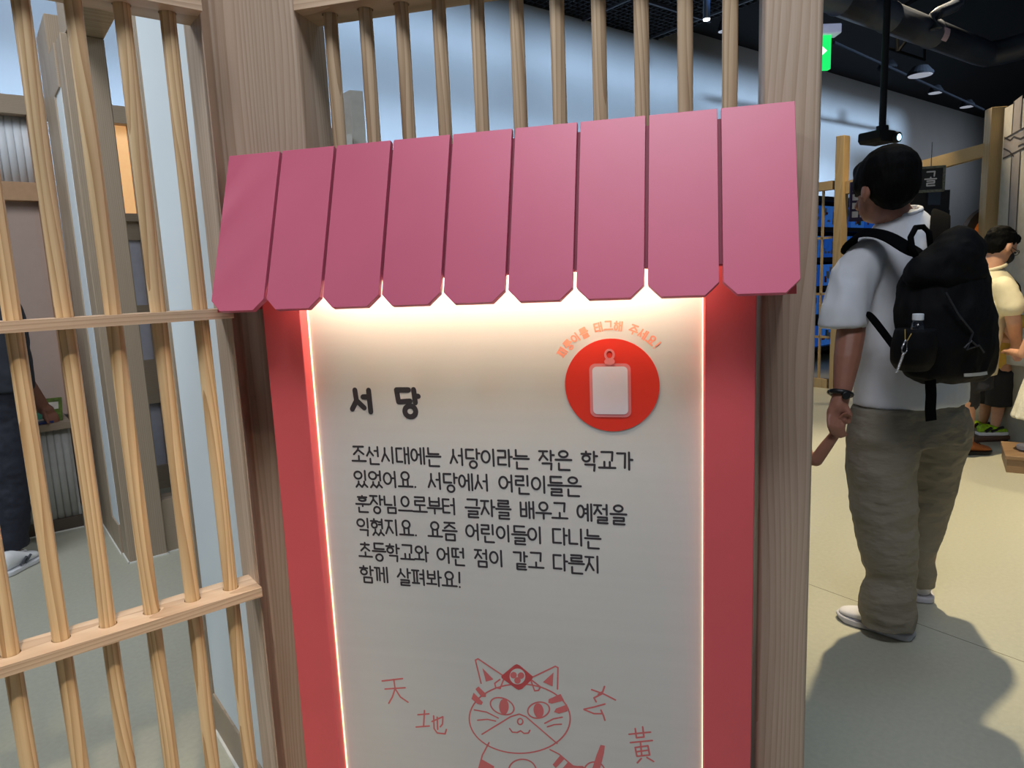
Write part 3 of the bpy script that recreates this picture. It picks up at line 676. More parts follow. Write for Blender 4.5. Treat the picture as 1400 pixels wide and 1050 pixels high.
crop_lines([[(1200, 446), (1298, 436)], [(1228, 420), (1234, 462)], [(1262, 412), (1268, 458)], [(1234, 462), (1268, 458)], [(1206, 484), (1306, 474)], [(1252, 480), (1258, 544)],
            [(1228, 506), (1286, 498), (1294, 540), (1236, 546), (1228, 506)], [(1232, 526), (1290, 518)], [(1256, 556), (1238, 576)], [(1282, 552), (1312, 570)]], .0034, 'brush_character')
head = [(525, 215), (560, 196), (620, 180)]
crop_lines([arc(702, 375, 230, 158, -148, 178+32, 60), [(526, 214), (500, 108), (512, 102), (622, 176)], [(764, 184), (864, 136), (876, 142), (874, 240)],
            [(530, 446), (660, 366), (700, 354), (730, 366), (872, 488)],
            arc(622, 318, 56, 36, 0, 360, 30, 22), arc(788, 336, 50, 36, 0, 360, 30, -12),
            [(656, 420), (668, 436), (690, 438), (706, 430)], [(706, 430), (722, 442), (742, 440), (748, 428)],
            [(495, 335), (550, 345), (604, 372)], [(510, 382), (555, 378), (592, 386)], [(896, 368), (855, 376), (816, 396)], [(892, 400), (860, 402), (828, 412)],
            [(612, 196), (588, 214), (592, 232), (612, 238), (628, 198)], [(752, 198), (770, 248), (788, 246), (796, 230), (758, 200)],
            [(562, 484), (532, 540), (516, 600), (510, 680), (516, 760)], [(840, 516), (880, 536), (944, 590), (1000, 600), (1060, 640)], arc(714, 610, 62, 50, 180, 360, 20), arc(1042, 612, 46, 40, 180, 360, 16),
            [(652, 610), (650, 760)], [(776, 610), (780, 760)]], .0030, 'cat_drawing',
           fills=[[(532, 144), (582, 196), (548, 206)], [(856, 164), (852, 228), (808, 208)], [(514, 228), (548, 262), (548, 276), (528, 276), (500, 240)], [(492, 256), (534, 300), (528, 312), (510, 308), (482, 284)],
                  [(888, 262), (834, 286), (832, 302), (848, 306), (904, 292)], [(918, 310), (868, 328), (858, 344), (880, 352), (920, 340)],
                  [(526, 558), (586, 592), (580, 612), (516, 600)], [(888, 540), (852, 584), (866, 600), (908, 556)], [(922, 572), (898, 600), (1000, 600), (990, 590), (945, 590)],
                  arc(630, 320, 22, 36, 0, 345, 20), arc(788, 338, 23, 34, 0, 345, 20, -10), [(1070, 494), (1090, 498), (1086, 530), (1066, 610), (1030, 610), (1052, 540)]])
crop_lines([], .003, 'cat_headband', fills=[[(688, 126), (702, 132), (764, 184), (758, 196), (712, 240), (696, 244), (682, 236), (620, 190), (618, 180), (676, 132)]], m=mat('headband_rose', (200, 78, 80), .6))
hb = crop_lines([], .003, 'emblem', fills=[], m=M_panel)
mb = MB('P'); q = [bp(*p) for p in arc(692, 182, 36, 36, 0, 345, 24)]; mb.add([(a, PD-.0006, b) for a, b in q], [tuple(range(len(q)))]); 
bpy.data.objects.remove(hb); mb.build('emblem', M_panel, sg)
mb = MB('P')
for cx, cy in ((674, 176), (708, 178), (692, 200)):
    q = [bp(*p) for p in arc(cx, cy, 15, 15, 0, 340, 16)]; mb.add([(a, PD-.0008, b) for a, b in q], [tuple(range(len(q)))])
mb.build('emblem_dots', M_redink, sg)
crop_lines([], .003, 'cat_nose', closed=[arc(704, 388, 12, 14, 0, 340, 16)])

# ------------------------------------------------------------------ right hut with lattice and beam
t = thing('lattice_screen', 'far wooden post with a slim lattice behind the man with the backpack', 'wooden screen', (7.3, 3.6, 0), 'Q')
MB('Q').box(7.31, 7.44, 3.63, 3.72, 0, 2.66).build('post', farw, t, bevel=.006)
MB('Q').box(7.32, 7.39, 3.75, 5.4, 2.13, 2.22).build('top_rail', farw_h, t)
for z in (1.02, 1.62, .55): MB('Q').box(7.35, 7.37, 3.75, 5.4, z, z+.025).build('rail', farw, t)
MB('Q').box(7.33, 7.39, 3.75, 5.4, 0, .10).build('rail', farw, t)
for i in range(12): MB('Q').box(7.35, 7.37, 3.85+.135*i, 3.872+.135*i, .1, 2.13).build('slat', farw, t)
# beam from post to right post
b0, b1 = W('Q', (7.345, 3.70, 0)), W('Q', (7.26, 2.3, 0))
pr = onz(1364, 300, 1.6)
rp_x = at(1366, 146, b1.y)
t = thing('portal_frame', 'far wooden beam on a right-hand post spanning above the two visitors', 'wooden frame', (rp_x.x, rp_x.y, 0))
hw = .062
MB().prism([(rp_x.x-hw, rp_x.y), (rp_x.x+hw, rp_x.y-.02), (rp_x.x+hw+.03, rp_x.y+.1), (rp_x.x-hw+.02, rp_x.y+.12)], 0, rp_x.z).build('post', farw, t, bevel=.004)
B0, B1 = at(1156, 248, b0.y-.05), at(1356, 193, rp_x.y+.05)
B0b, B1b = at(1156, 265, b0.y-.05), at(1356, 211, rp_x.y+.05)
dpt = Vector((.06, .08, 0))
MB().hull_prism([B0, B0+dpt, B0b+dpt, B0b], [B1, B1+dpt, B1b+dpt, B1b]).build('beam', farw_h, t)
# drawn house wall beside it
yw = rp_x.y
wl = [at(1374, 148, yw-.05), at(1430, 104, yw-.75), at(1430, 720, yw-.75), at(1374, 560, yw-.05)]
u0 = Vector((wl[0].x, wl[0].y, 0)); u1 = Vector((wl[1].x, wl[1].y, 0)); ud = (u1-u0).normalized(); un = Vector((ud.y, -ud.x, 0))
if un.dot(-u0) < 0: un = -un
t = thing('drawn_house_wall', 'light grey wall printed with an ink drawing of timber beams', 'wall panel', tuple(u0))
zt = wl[0].z
MB().hull_prism([u0, u0-un*.05, u0-un*.05+Vector((0, 0, zt)), u0+Vector((0, 0, zt))], [u0+ud*.8, u0+ud*.8-un*.05, u0+ud*.8-un*.05+Vector((0, 0, zt)), u0+ud*.8+Vector((0, 0, zt))]).build('board', mat('print_grey', (186, 182, 172), .7), t)
def wp(x, y, o=.002):
    w = ray(x, y); p = EYE+w*((un.dot(u0)+o)/(un.x*w.x+un.y*w.y)); return p
def wall_poly(pts, m, name, o): MB().add([wp(x, y, o) for x, y in pts], [tuple(range(len(pts)))]).build(name, m, t)
M_timg = mat('print_timber', (146, 140, 138), .7); M_line = mat('print_line', (50, 46, 48), .7)
wall_poly([(1386, 139), (1398, 130), (1393, 184), (1383, 190)], M_timg, 'printed_timber', .002)
wall_poly([(1373, 190), (1412, 168), (1412, 196), (1371, 217)], M_timg, 'printed_timber', .002)
wall_poly([(1383, 213), (1395, 207), (1388, 330), (1377, 330)], M_timg, 'printed_timber', .002)
def wline(pts, w=.014):
    mb = MB()
    for a, b in zip(pts[:-1], pts[1:]):
        A, B = wp(*a, .004), wp(*b, .004); d = (B-A).normalized(); n_ = d.cross(un).normalized()*w/2
        mb.add([A+n_, B+n_, B-n_, A-n_], [(0, 1, 2, 3)])
    return mb
for pts in ([(1373, 190), (1412, 168)], [(1371, 217), (1412, 196)], [(1386, 139), (1383, 185)], [(1398, 130), (1395, 178)], [(1383, 212), (1377, 330)], [(1395, 206), (1388, 330)],
            [(1373, 188), (1381, 192), (1386, 187), (1395, 190), (1408, 183)], [(1372, 203), (1380, 207), (1386, 214)], [(1392, 200), (1398, 197), (1410, 199)]):
    wline(pts).build('printed_line', M_line, t)
# display shelves behind the lattice
M_shelf = mat('shelf_black', (22, 24, 30), .5)
t = thing('display_shelf', 'tall black shelving with bright blue picture boards behind the far lattice', 'shelf', (10.3, 5.2, 0), 'Q')
zs = (.15, .62, 1.02, 1.42, 1.84, 2.26)
SX0, SX1 = 9.2, 11.4
for z in zs: MB('Q').box(SX0, SX1, 5.0, 5.4, z-.03, z+.03).build('shelf_board', M_shelf, t)
for x in (SX0, (SX0+SX1)/2, SX1): MB('Q').box(x-.02, x+.02, 5.12, 5.4, 0, 2.3).build('upright', M_shelf, t)
MB('Q').box(SX0, SX1, 5.4, 5.45, 0, 2.3).build('back_board', M_shelf, t)
cols = [mat('board_blue', (34, 96, 190), .4, var=.25, scale=9, emit=(30, 90, 190), estr=.35), mat('board_sky', (70, 136, 214), .4, var=.3, scale=12, emit=(50, 110, 200), estr=.35), mat('board_red', (170, 40, 46), .4), mat('board_white', (190, 200, 220), .5), mat('board_green', (70, 130, 90), .5, var=.4, scale=15)]  # both blues get a weak emission to brighten them
rows = ('lowest', 'second lowest', 'middle', 'second highest', 'top')
colw = ('leftmost', 'second from the left', 'middle', 'second from the right', 'rightmost')
for zi, z in enumerate(zs[:-1]):
    for xi in range(5):
        x0 = SX0+.03+xi*.435; shade = ('deep blue', 'sky blue')[(xi+zi) % 2]
        q = thing('picture_board', '%s picture board on the %s black shelf, %s' % (shade, rows[zi], colw[xi]), 'picture board', (x0+.2, 5.1, z+.03), 'Q', 'picture boards on the display shelving')
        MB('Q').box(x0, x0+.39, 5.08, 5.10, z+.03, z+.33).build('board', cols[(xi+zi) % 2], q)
        for k_ in range(5):
            a = x0+.02+random.random()*.27; b = z+.05+random.random()*.18; ww = .03+random.random()*.06; hh = .03+random.random()*.08
            MB('Q').box(a, a+ww, 5.075-.004*k_, 5.0795-.004*k_, b, b+hh).build('printed_patch', cols[random.choice((2, 3, 3, 3, 4))], q)
# purple game board with pale squares, left of the man's head
q = thing('purple_board', 'dark purple board with pale square tiles beside the man\'s head', 'picture board', tuple(at(1165, 265, 6.6)))
o_ = at(1163, 252, 6.6); sc = 6.6/940
MB().box(o_.x, o_.x+.26, 6.6, 6.62, o_.z-.34, o_.z+.02).build('board', mat('purple_dark', (44, 30, 72), .5), q)
for i in range(3):
    for j in range(4): MB().box(o_.x+.02+i*.075, o_.x+.075+i*.075, 6.592, 6.5995, o_.z-.07-j*.078, o_.z-.015-j*.078).build('tile', mat('tile_pale', (190, 190, 206), .5), q)
# hanging sign
hp = at(1267, 245, 5.6)
t = thing('hanging_nameplate', 'small black nameplate with pale Korean letters hung from the far beam', 'sign', tuple(hp))
hs = 5.6/940; R = Matrix.Rotation(radians(-12), 3, 'Z')
def hpt(x, y, z): return tuple(hp+R @ Vector((x, y, z)))
def hbox(x0, x1, y0, y1, z0, z1):
    mb = MB(); v = [hpt(x, y, z) for x in (x0, x1) for y in (y0, y1) for z in (z0, z1)]
    return mb.add(v, [(0, 1, 3, 2), (4, 6, 7, 5), (0, 4, 5, 1), (2, 3, 7, 6), (0, 2, 6, 4), (1, 5, 7, 3)])
hbox(-.30, .115, 0, .02, -.085, .085).build('board', mat('slate_black', (30, 32, 36), .6), t)
for a in ((-.315, .13, -.012, .03, .08, .097), (-.315, .13, -.012, .03, -.1, -.083), (.113, .13, -.012, .03, -.083, .08), (-.315, -.3, -.012, .03, -.083, .08)):
    hbox(*a).build('border', mat('border_pewter', (98, 102, 94), .5, var=.5, scale=60), t)
mb = MB()
def hfl(cx):
    return lambda u_, v_: (cx+u_*.085, .055-v_*.095)
for c, cx in (('골', -.015), ('을', -.14)):
    for st in syllable(c):
        if st[0] == CIR:
            n = 16; pts = [(st[1]+st[3]*cos(2*pi*j/n), st[2]+st[4]*sin(2*pi*j/n)) for j in range(n)]; cl = True
        else: pts = st; cl = False
        flat(mb, [hfl(cx)(*p) for p in pts], .011, lambda a, b: hpt(a, -.002, b), cl)
mb.build('lettering', mat('sign_letter', (200, 200, 206), .5), t)
for x in (-.2, .03): MB().tube([hpt(x, .01, .09), hpt(x, .01, .28)], .004, 6).build('cord', mat('cord_grey', (120, 124, 128), .5), t)
# dark cabinet and the orange round panel
t = thing('dark_display_cabinet', 'tall dark display cabinet below the hanging nameplate', 'cabinet', tuple(at(1262, 400, 7.6).xy)+(0,))
cA, cB = at(1236, 262, 7.6), at(1299, 262, 7.6)
MB().box(cA.x, cB.x, 7.6, 8.0, 0, cA.z).build('body', mat('cabinet_dark', (38, 34, 36), .5), t)
for j, (x0, x1) in enumerate(((1270, 1278), (1279, 1286))):
    a, b = at(x0, 262, 7.58), at(x1, 280, 7.58); MB().box(a.x, b.x, 7.585, 7.6, b.z, a.z).build('photo', mat('photo_blue', (60, 74, 96), .4), t)
a, b = at(1240, 290, 7.58), at(1296, 294, 7.58); MB().box(a.x, b.x, 7.55, 7.6, b.z, a.z).build('ledge', MATS['shelf_black'], t)
oc = at(1362, 322, 6.4)
t = thing('orange_round_panel', 'orange round panel in a dark ring partly hidden by the far post', 'wall panel', tuple(oc))
MB().tube([oc, oc+Vector((0, .05, 0))], .20, 32).build('disc', mat('orange_glow', (226, 120, 40), .5, emit=(226, 120, 40), estr=.15), t)  # disc colour has a weak emission in its own orange
MB().tube([oc+Vector((0, .02, 0)), oc+Vector((0, .09, 0))], .275, 32).build('ring', mat('ring_brown', (60, 50, 44), .5), t)

# ------------------------------------------------------------------ people
M_skin = mat('skin_in_shade', (154, 106, 88), .5, var=.06, scale=30, bump=.03, bscale=300)  # skin colour darkened to carry the shade on these figures
M_skin2 = mat('skin_light', (206, 156, 128), .5, var=.06, scale=30)
M_hair = mat('black_hair', (8, 8, 9), .7, spec=.1, var=.5, scale=150, bump=.25, bscale=300, stretch=(1, 1, .15))
M_tee = mat('white_cotton', (216, 220, 228), .75, var=.03, scale=20, bump=.5, bscale=11, stretch=(1.2, 1.2, .6))
M_khaki = mat('khaki_cotton', (130, 124, 110), .8, var=.05, scale=14, bump=.9, bscale=16, stretch=(1, 1, 2.2))
M_shoe = mat('white_sneaker', (214, 214, 220), .6, var=.04)
M_sole = mat('sneaker_sole', (190, 190, 198), .6)
M_bag = mat('black_nylon', (10, 11, 14), .7, spec=.15, var=.15, scale=40, bump=.25, bscale=500)
M_strap = mat('black_webbing', (8, 8, 10), .85, spec=.04)
M_blackrub = mat('black_rubber', (20, 20, 22), .4)
def shoe(parent, heel, toe, z=0, w=.05, up=M_shoe, so=M_sole, h=.075, laces=None, name='shoe'):
    heel = Vector((heel[0], heel[1], z)); toe = Vector((toe[0], toe[1], z)); d = (toe-heel); L_ = d.length; d.normalize(); n_ = Vector((-d.y, d.x, 0))
    prof = [(0, .62, .85, 1), (.08, .8, 1.0, 1), (.25, .82, 1.0, 1.02), (.45, .82, .84, .98), (.62, .98, .62, .96), (.78, 1.0, .50, .98), (.9, .82, .40, 1.03), (1.0, .40, .28, 1.2)]
    mb = MB(); rings = []; n = 14
    for f_, ww, hh, _ in prof:
        c = heel+d*L_*f_; rg = []
        for j in range(n):
            a = 2*pi*j/n; x = cos(a)*ww*w*.95; zz = max(.016, .018+(sin(a)*.5+.5)*hh*h)
            rg.append(c+n_*x+Vector((0, 0, zz)))
        rings.append(rg)
    o = [p for r in rings for p in r]; k = len(rings)
    f = [(i*n+j, i*n+(j+1) % n, (i+1)*n+(j+1) % n, (i+1)*n+j) for i in range(k-1) for j in range(n)]
    mb.add(o, f+[tuple(range(n))[::-1], tuple(range((k-1)*n, k*n))])
    ob = mb.build(name, up, parent, smooth=True); sd_ = ob.modifiers.new('s', 'SUBSURF'); sd_.levels = sd_.render_levels = 1
    out = []
    for f_, ww in ((-.03, .45), (0, .78), (.08, .95), (.3, .96), (.5, .92), (.7, 1.08), (.85, 1.02), (.96, .72), (1.03, .3)): out.append((f_, ww))
    L1 = [heel+d*L_*f_+n_*ww*w for f_, ww in out]+[heel+d*L_*f_-n_*ww*w for f_, ww in out[::-1]]
    lift = [Vector((0, 0, .012 if f_ > .9 else 0)) for f_, _ in out]; lift = lift+lift[::-1]
    MB().hull_prism([p+l+Vector((0, 0, .001)) for p, l in zip(L1, lift)], [p+Vector((0, 0, .026)) for p in L1]).build('sole', so, ob, bevel=.006)
    if laces:
        for q in (.5, .57, .64):
            c = heel+d*L_*q+Vector((0, 0, h*(1.12-q*.5)))
            MB().tube([c-n_*w*.45, c+Vector((0, 0, .006)), c+n_*w*.45], .003, 6).build('lace', laces, ob)
    return ob
def fingers(mb, palm, d, side, back, L_=.075, r=.009, curl=1.0, n=4, spread=.018):
    """n fingers leaving the palm along d, curling towards -back"""
    for i in range(n):
        k = (1, 1.08, 1.0, .78)[i] if n == 4 else 1
        b = palm+side*(spread*(i-(n-1)/2)); a1 = .25*curl; a2 = .9*curl; a3 = 1.5*curl
        p0 = b; p1 = p0+(d*cos(a1)-back*sin(a1))*L_*.45*k; p2 = p1+(d*cos(a2)-back*sin(a2))*L_*.33*k; p3 = p2+(d*cos(a3)-back*sin(a3))*L_*.25*k
        mb.cap(p0, r, p1, r*.95); mb.cap(p1, r*.95, p2, r*.88); mb.cap(p2, r*.88, p3, r*.78)
def head_mesh(mb, c, fwd, s=1.0, up=Vector((0, 0, 1))):
    """skull, jaw, nose, ears, brow; c = centre of cranium"""
    f = Vector(fwd).normalized(); r = f.cross(up).normalized()
    R = Matrix((r, f, up)).transposed()
    mb.ell(c, (.074*s, .092*s, .098*s), R); mb.ell(c+f*.022*s-up*.055*s, (.058*s, .066*s, .072*s), R); mb.ell(c+f*.052*s-up*.095*s, (.030*s, .026*s, .022*s), R)
    mb.cap(c+f*.088*s-up*.018*s, .009*s, c+f*.108*s-up*.052*s, .014*s)              # nose
    mb.cap(c+f*.082*s+r*.03*s-up*.002*s, .012*s, c+f*.082*s-r*.03*s-up*.002*s, .012*s) # brow
    mb.cap(c+f*.084*s+r*.014*s-up*.078*s, .008*s, c+f*.084*s-r*.014*s-up*.078*s, .008*s)  # lips
    for q in (-1, 1): mb.ell(c+r*q*.078*s-f*.004*s-up*.03*s, (.010*s, .019*s, .032*s), R)
    return R, r, f
def eyes(parent, c, f, r, s=1.0):
    for q in (-1, 1):
        e = c+f*.085*s+r*q*.032*s-Vector((0, 0, .022*s))
        MB().ell(e, (.011*s, .006*s, .006*s), n=10, m=6).build('eye', mat('eye_dark', (30, 24, 22), .3), parent, smooth=True)

# ---- the man with the backpack
mp_ = thing('person', 'man from behind in white T-shirt and baggy khaki trousers beside the right post', 'person', (1.45, 2.45, 0))
hc = at(1209, 250, 2.42); hf = Vector((-.28, .95, -.12)).normalized()
mb = MB()
R_, r_, f_ = head_mesh(mb, hc, hf, 1.04)
nb = at(1236, 315, 2.47)
mb.cap(hc+Vector((.02, .01, -.07)), .056, nb, .060)
shL, shR = at(1178, 345, 2.40), at(1310, 335, 2.50)
mb.cap(nb-Vector((0, 0, .02)), .056, shL-Vector((0, 0, .012)), .036); mb.cap(nb-Vector((0, 0, .02)), .056, shR-Vector((0, 0, .012)), .036)
mb.loft([(at(1245, 560, 2.44), .15, .11, 0), (at(1245, 480, 2.44), .14, .10, 0), (at(1245, 400, 2.44), .17, .11, 0), (at(1245, 345, 2.45), .15, .09, 0)])
el = at(1163, 455, 2.33); wr = at(1151, 538, 2.27)
mb.cap(shL-Vector((0, 0, .012)), .04, el, .046); mb.cap(el, .047, at(1158, 490, 2.30), .043); mb.cap(at(1158, 490, 2.30), .043, wr, .029)
elr, wrr = at(1322, 440, 2.55), at(1312, 520, 2.62)
mb.cap(shR-Vector((0, 0, .012)), .04, elr, .045); mb.cap(elr, .045, wrr, .03)
# left hand holding the child's hand
pm = at(1146, 562, 2.26)
mb.cap(wr, .028, at(1146, 556, 2.265), .030); mb.ell(at(1143, 564, 2.262), (.032, .019, .040), Matrix.Rotation(radians(10), 3, 'Y'))
for q_ in range(4):
    k_ = (1.0, 1.08, 1.0, .85)[3-q_]
    P_ = [at(1133+6.3*q_, 570, 2.252), at(1133.5+6.3*q_, 573+11*k_, 2.238), at(1137+5.9*q_, 573+22*k_, 2.246), at(1141+5.4*q_, 573+21*k_, 2.268)]
    for a_, b_, r0_, r1_ in zip(P_[:-1], P_[1:], (.0078, .0074, .0070), (.0074, .0070, .0062)): mb.cap(a_, r0_, b_, r1_)
th0 = at(1154, 555, 2.25); mb.cap(th0, .0135, at(1161, 566, 2.235), .0105); mb.cap(at(1161, 566, 2.235), .0105, at(1160, 577, 2.235), .0085)
# right hand, hanging
pr_ = wrr+Vector((0, .01, -.08)); mb.cap(wrr, .03, pr_, .034); fingers(mb, pr_, Vector((0, 0, -1)), Vector((.2, .98, 0)).normalized(), Vector((1, 0, 0)), .08, .0095, .5)
mb.cap(wrr+Vector((0, .02, -.04)), .013, wrr+Vector((-.01, .05, -.09)), .010)
# legs
hipL, hipR = at(1208, 610, 2.40), at(1282, 610, 2.50)
mb.ell(at(1245, 575, 2.45), (.14, .09, .10))
knL, anL = at(1208, 715, 2.36), at(1220, 850, 2.33); knR, anR = at(1268, 700, 2.58), at(1258, 800, 2.62)
mb.cap(hipL, .075, knL, .055); mb.cap(knL, .06, anL, .036); mb.cap(hipR, .075, knR, .055); mb.cap(knR, .06, anR, .036)
heelL, toeL = onz(1246, 873), onz(1147, 842); heelR, toeR = onz(1262, 824), onz(1240, 770)
mb.cap(anL, .036, Vector((heelL.x*.5+toeL.x*.5, heelL.y*.5+toeL.y*.5, .045)), .03); mb.cap(anR, .036, Vector((heelR.x*.5+toeR.x*.5, heelR.y*.5+toeR.y*.5, .045)), .03)
skinned(mb, 'body', M_skin, mp_, voxel=.0048, smooth=3)
eyes(mp_, hc, hf, r_)
# hair
hb_ = MB(); 
hb_.ell(hc+Vector((0, 0, .022))-hf*.012, (.098, .108, .100), R_); hb_.ell(hc-hf*.045-Vector((0, 0, .012)), (.088, .075, .088), R_)
hb_.ell(hc-hf*.050-Vector((0, 0, .045)), (.064, .042, .042), R_); hb_.ell(hc+hf*.055+Vector((0, 0, .052)), (.072, .05, .045), R_)
hb_.ell(hc+hf*.065-r_*.035+Vector((0, 0, .012)), (.03, .03, .045), R_); hb_.ell(hc+hf*.035+r_*-.062+Vector((0, 0, .01)), (.024, .035, .04), R_)
skinned(hb_, 'hair', M_hair, mp_, voxel=.006, smooth=5, disp=.002, dscale=30, stretch=(1, 1, .3))
# T-shirt
sb_ = MB()
yw_ = radians(8)
sb_.loft([(at(1243, 546, 2.44)+Vector((0, 0, -.01)), .205, .145, yw_), (at(1245, 500, 2.44), .200, .145, yw_), (at(1246, 440, 2.44), .192, .142, yw_), (at(1246, 385, 2.44), .190, .135, yw_), (at(1243, 345, 2.44), .185, .115, yw_), (at(1240, 322, 2.45), .140, .10, yw_), (at(1236, 304, 2.46), .092, .085, yw_), (at(1230, 288, 2.46), .066, .070, yw_)], 24)
sb_.cap(at(1186, 348, 2.40), .066, at(1165, 385, 2.37), .074, 16)
sb_.loft([(at(1152, 447, 2.335), .078, .072, 0), (at(1155, 420, 2.345), .080, .074, 0), (at(1163, 390, 2.36), .076, .072, 0), (at(1176, 352, 2.39), .066, .066, 0)], 18)
sb_.cap(at(1296, 342, 2.50), .066, at(1316, 400, 2.52), .076, 16); sb_.cap(at(1316, 400, 2.52), .076, at(1321, 432, 2.54), .076, 16)
sh_ = skinned(sb_, 'tshirt', M_tee, mp_, voxel=.009, smooth=5, disp=.006, dscale=7, stretch=(1.3, 1.3, .55))
MB().tube([at(1229, 290, 2.46)+Vector((.067*cos(a), .071*sin(a), .014*cos(a)+.012*sin(a))) for a in [2*pi*j/20 for j in range(21)]], .0075, 8).build('collar', M_tee, mp_, smooth=True)
# trousers
tb = MB()
tb.loft([(at(1244, 600, 2.44), .20, .15, yw_), (at(1244, 565, 2.44), .195, .145, yw_), (at(1244, 540, 2.44), .18, .13, yw_)], 20)
def leg(pts):
    for a, b in zip(pts[:-1], pts[1:]): tb.loft([(a[0], a[1], a[1]*.95, 0), (b[0], b[1], b[1]*.95, 0)], 18)
tb.loft([(at(1214, 855, 2.33), .090, .080, 0), (at(1214, 838, 2.335), .096, .085, 0), (at(1212, 815, 2.335), .094, .086, 0), (at(1218, 790, 2.335), .080, .082, 0), (at(1213, 745, 2.34), .098, .095, 0), (at(1208, 700, 2.355), .110, .105, 0), (at(1205, 645, 2.37), .115, .115, 0), (at(1207, 590, 2.39), .118, .12, 0), (at(1212, 555, 2.41), .115, .115, 0)], 18)
tb.loft([(at(1256, 798, 2.60), .050, .06, 0), (at(1253, 782, 2.60), .066, .07, 0), (at(1250, 755, 2.59), .070, .078, 0), (at(1257, 710, 2.58), .095, .09, 0), (at(1268, 650, 2.55), .110, .10, 0), (at(1280, 590, 2.49), .118, .115, 0), (at(1276, 555, 2.47), .112, .112, 0)], 18)
skinned(tb, 'trousers', M_khaki, mp_, voxel=.0075, smooth=3, disp=.0065, dscale=7, stretch=(1.0, 1.0, 1.5))
tf = MB(); a_, b_ = at(1164, 555, 2.30), at(1170, 590, 2.29)
shoe(mp_, (heelL.x, heelL.y), (toeL.x, toeL.y), w=.050); shoe(mp_, (heelR.x, heelR.y), (toeR.x, toeR.y), w=.047)
# watch
wc = at(1149, 538, 2.272); ax = (el-wr).normalized(); a1 = ax.cross(Vector((0, 1, 0))).normalized(); a2 = ax.cross(a1)
MB().tube([wc+(a1*cos(2*pi*j/24)+a2*sin(2*pi*j/24))*.034 for j in range(25)], .0085, 8).build('wristwatch_band', M_blackrub, mp_, smooth=True)
MB().tube([wc-Vector((.0, .034, 0)), wc-Vector((0, .044, 0))], .014, 14).build('wristwatch_case', M_blackrub, mp_, bevel=.003)

# ---- backpack
bpk = thing('backpack', 'large black rolltop backpack on the back of the man in khaki trousers', 'backpack', tuple(at(1300, 500, 2.2)))
kb = MB()
yb = radians(12)
kb.loft([(at(1303, 520, 2.18), .115, .055, yb), (at(1298, 508, 2.17), .155, .09, yb), (at(1296, 470, 2.16), .162, .11, yb), (at(1291, 420, 2.17), .152, .115, yb), (at(1289, 385, 2.19), .137, .11, yb), (at(1297, 362, 2.21), .120, .09, yb), (at(1302, 345, 2.22), .09, .06, yb)], 24)
skinned(kb, 'main_bag', M_bag, bpk, voxel=.009, smooth=5, disp=.007, dscale=9, stretch=(1.4, 1.4, .7))
kt = MB()
kt.cap(at(1260, 374, 2.13), .050, at(1300, 356, 2.12), .062, 16); kt.cap(at(1300, 350, 2.12), .060, at(1317, 346, 2.15), .064, 16); kt.cap(at(1258, 366, 2.14), .036, at(1310, 334, 2.15), .056, 16); kt.cap(at(1290, 376, 2.11), .05, at(1322, 368, 2.14), .056, 16)
skinned(kt, 'top_flap', M_bag, bpk, voxel=.008, smooth=5, disp=.006, dscale=12)
# side pocket
kp = MB(); kp.loft([(at(1247, 506, 2.11), .045, .05, 0), (at(1247, 495, 2.09), .060, .065, 0), (at(1249, 475, 2.075), .062, .07, 0), (at(1252, 449, 2.075), .055, .064, 0)], 16)
skinned(kp, 'side_pocket', M_bag, bpk, voxel=.008, smooth=3)
def ribbon(pts, w, th, m, name, parent, nrm_=Vector((0, -1, .2)), sub=True):
    pts = [Vector(p) for p in pts]; mb = MB(); o = []; k = len(pts)
    for i, p in enumerate(pts):
        t_ = (pts[min(i+1, k-1)]-pts[max(i-1, 0)]).normalized(); s_ = t_.cross(nrm_).normalized()*w/2; n_ = s_.cross(t_).normalized()*th/2
        o += [p+s_+n_, p-s_+n_, p-s_-n_, p+s_-n_]
    f = [(i*4+j, i*4+(j+1) % 4, (i+1)*4+(j+1) % 4, (i+1)*4+j) for i in range(k-1) for j in range(4)]+[(0, 1, 2, 3), tuple(range(4*k-4, 4*k))[::-1]]
    mb.add(o, f); ob = mb.build(name, m, parent, smooth=False)
    if not sub: return ob
    md = ob.modifiers.new('s', 'SUBSURF'); md.levels = md.render_levels = 2
    return ob
ribbon([at(1262, 350, 2.16), at(1240, 340, 2.20), at(1218, 324, 2.265), at(1195, 317, 2.31), at(1175, 318, 2.345), at(1163, 328, 2.36), at(1157, 350, 2.45)], .062, .014, M_strap, 'shoulder_strap', bpk, Vector((-.2, -.6, 1)))
ribbon([at(1283, 362, 2.15), at(1284, 340, 2.19), at(1285, 315, 2.25), at(1286, 297, 2.32), at(1287, 289, 2.40), at(1289, 292, 2.48), at(1291, 310, 2.58)], .066, .012, M_strap, 'shoulder_strap', bpk, Vector((-.2, -1, .7)))
ribbon([at(1184, 425, 2.29), at(1197, 440, 2.26), at(1212, 460, 2.22), at(1230, 484, 2.16), at(1236, 492, 2.14)], .030, .006, M_strap, 'lower_strap', bpk)
MB().tube([at(1253, 352, 2.14), at(1247, 340, 2.15), at(1245, 324, 2.17), at(1252, 311, 2.19), at(1262, 310, 2.20), at(1270, 318, 2.19), at(1272, 338, 2.17)], .009, 10).build('grab_handle', M_strap, bpk, smooth=True)
ribbon([at(1272, 520, 2.10), at(1273, 540, 2.10), at(1272, 560, 2.10), at(1273, 575, 2.10)], .033, .004, M_strap, 'hanging_strap', bpk, sub=False)
ribbon([at(1318, 513, 2.055), at(1328, 512.5, 2.052), at(1340, 511.5, 2.06), at(1349, 510, 2.075)], .010, .004, mat('reflective_grey', (170, 170, 160), .4), 'reflective_strip', bpk, sub=False)
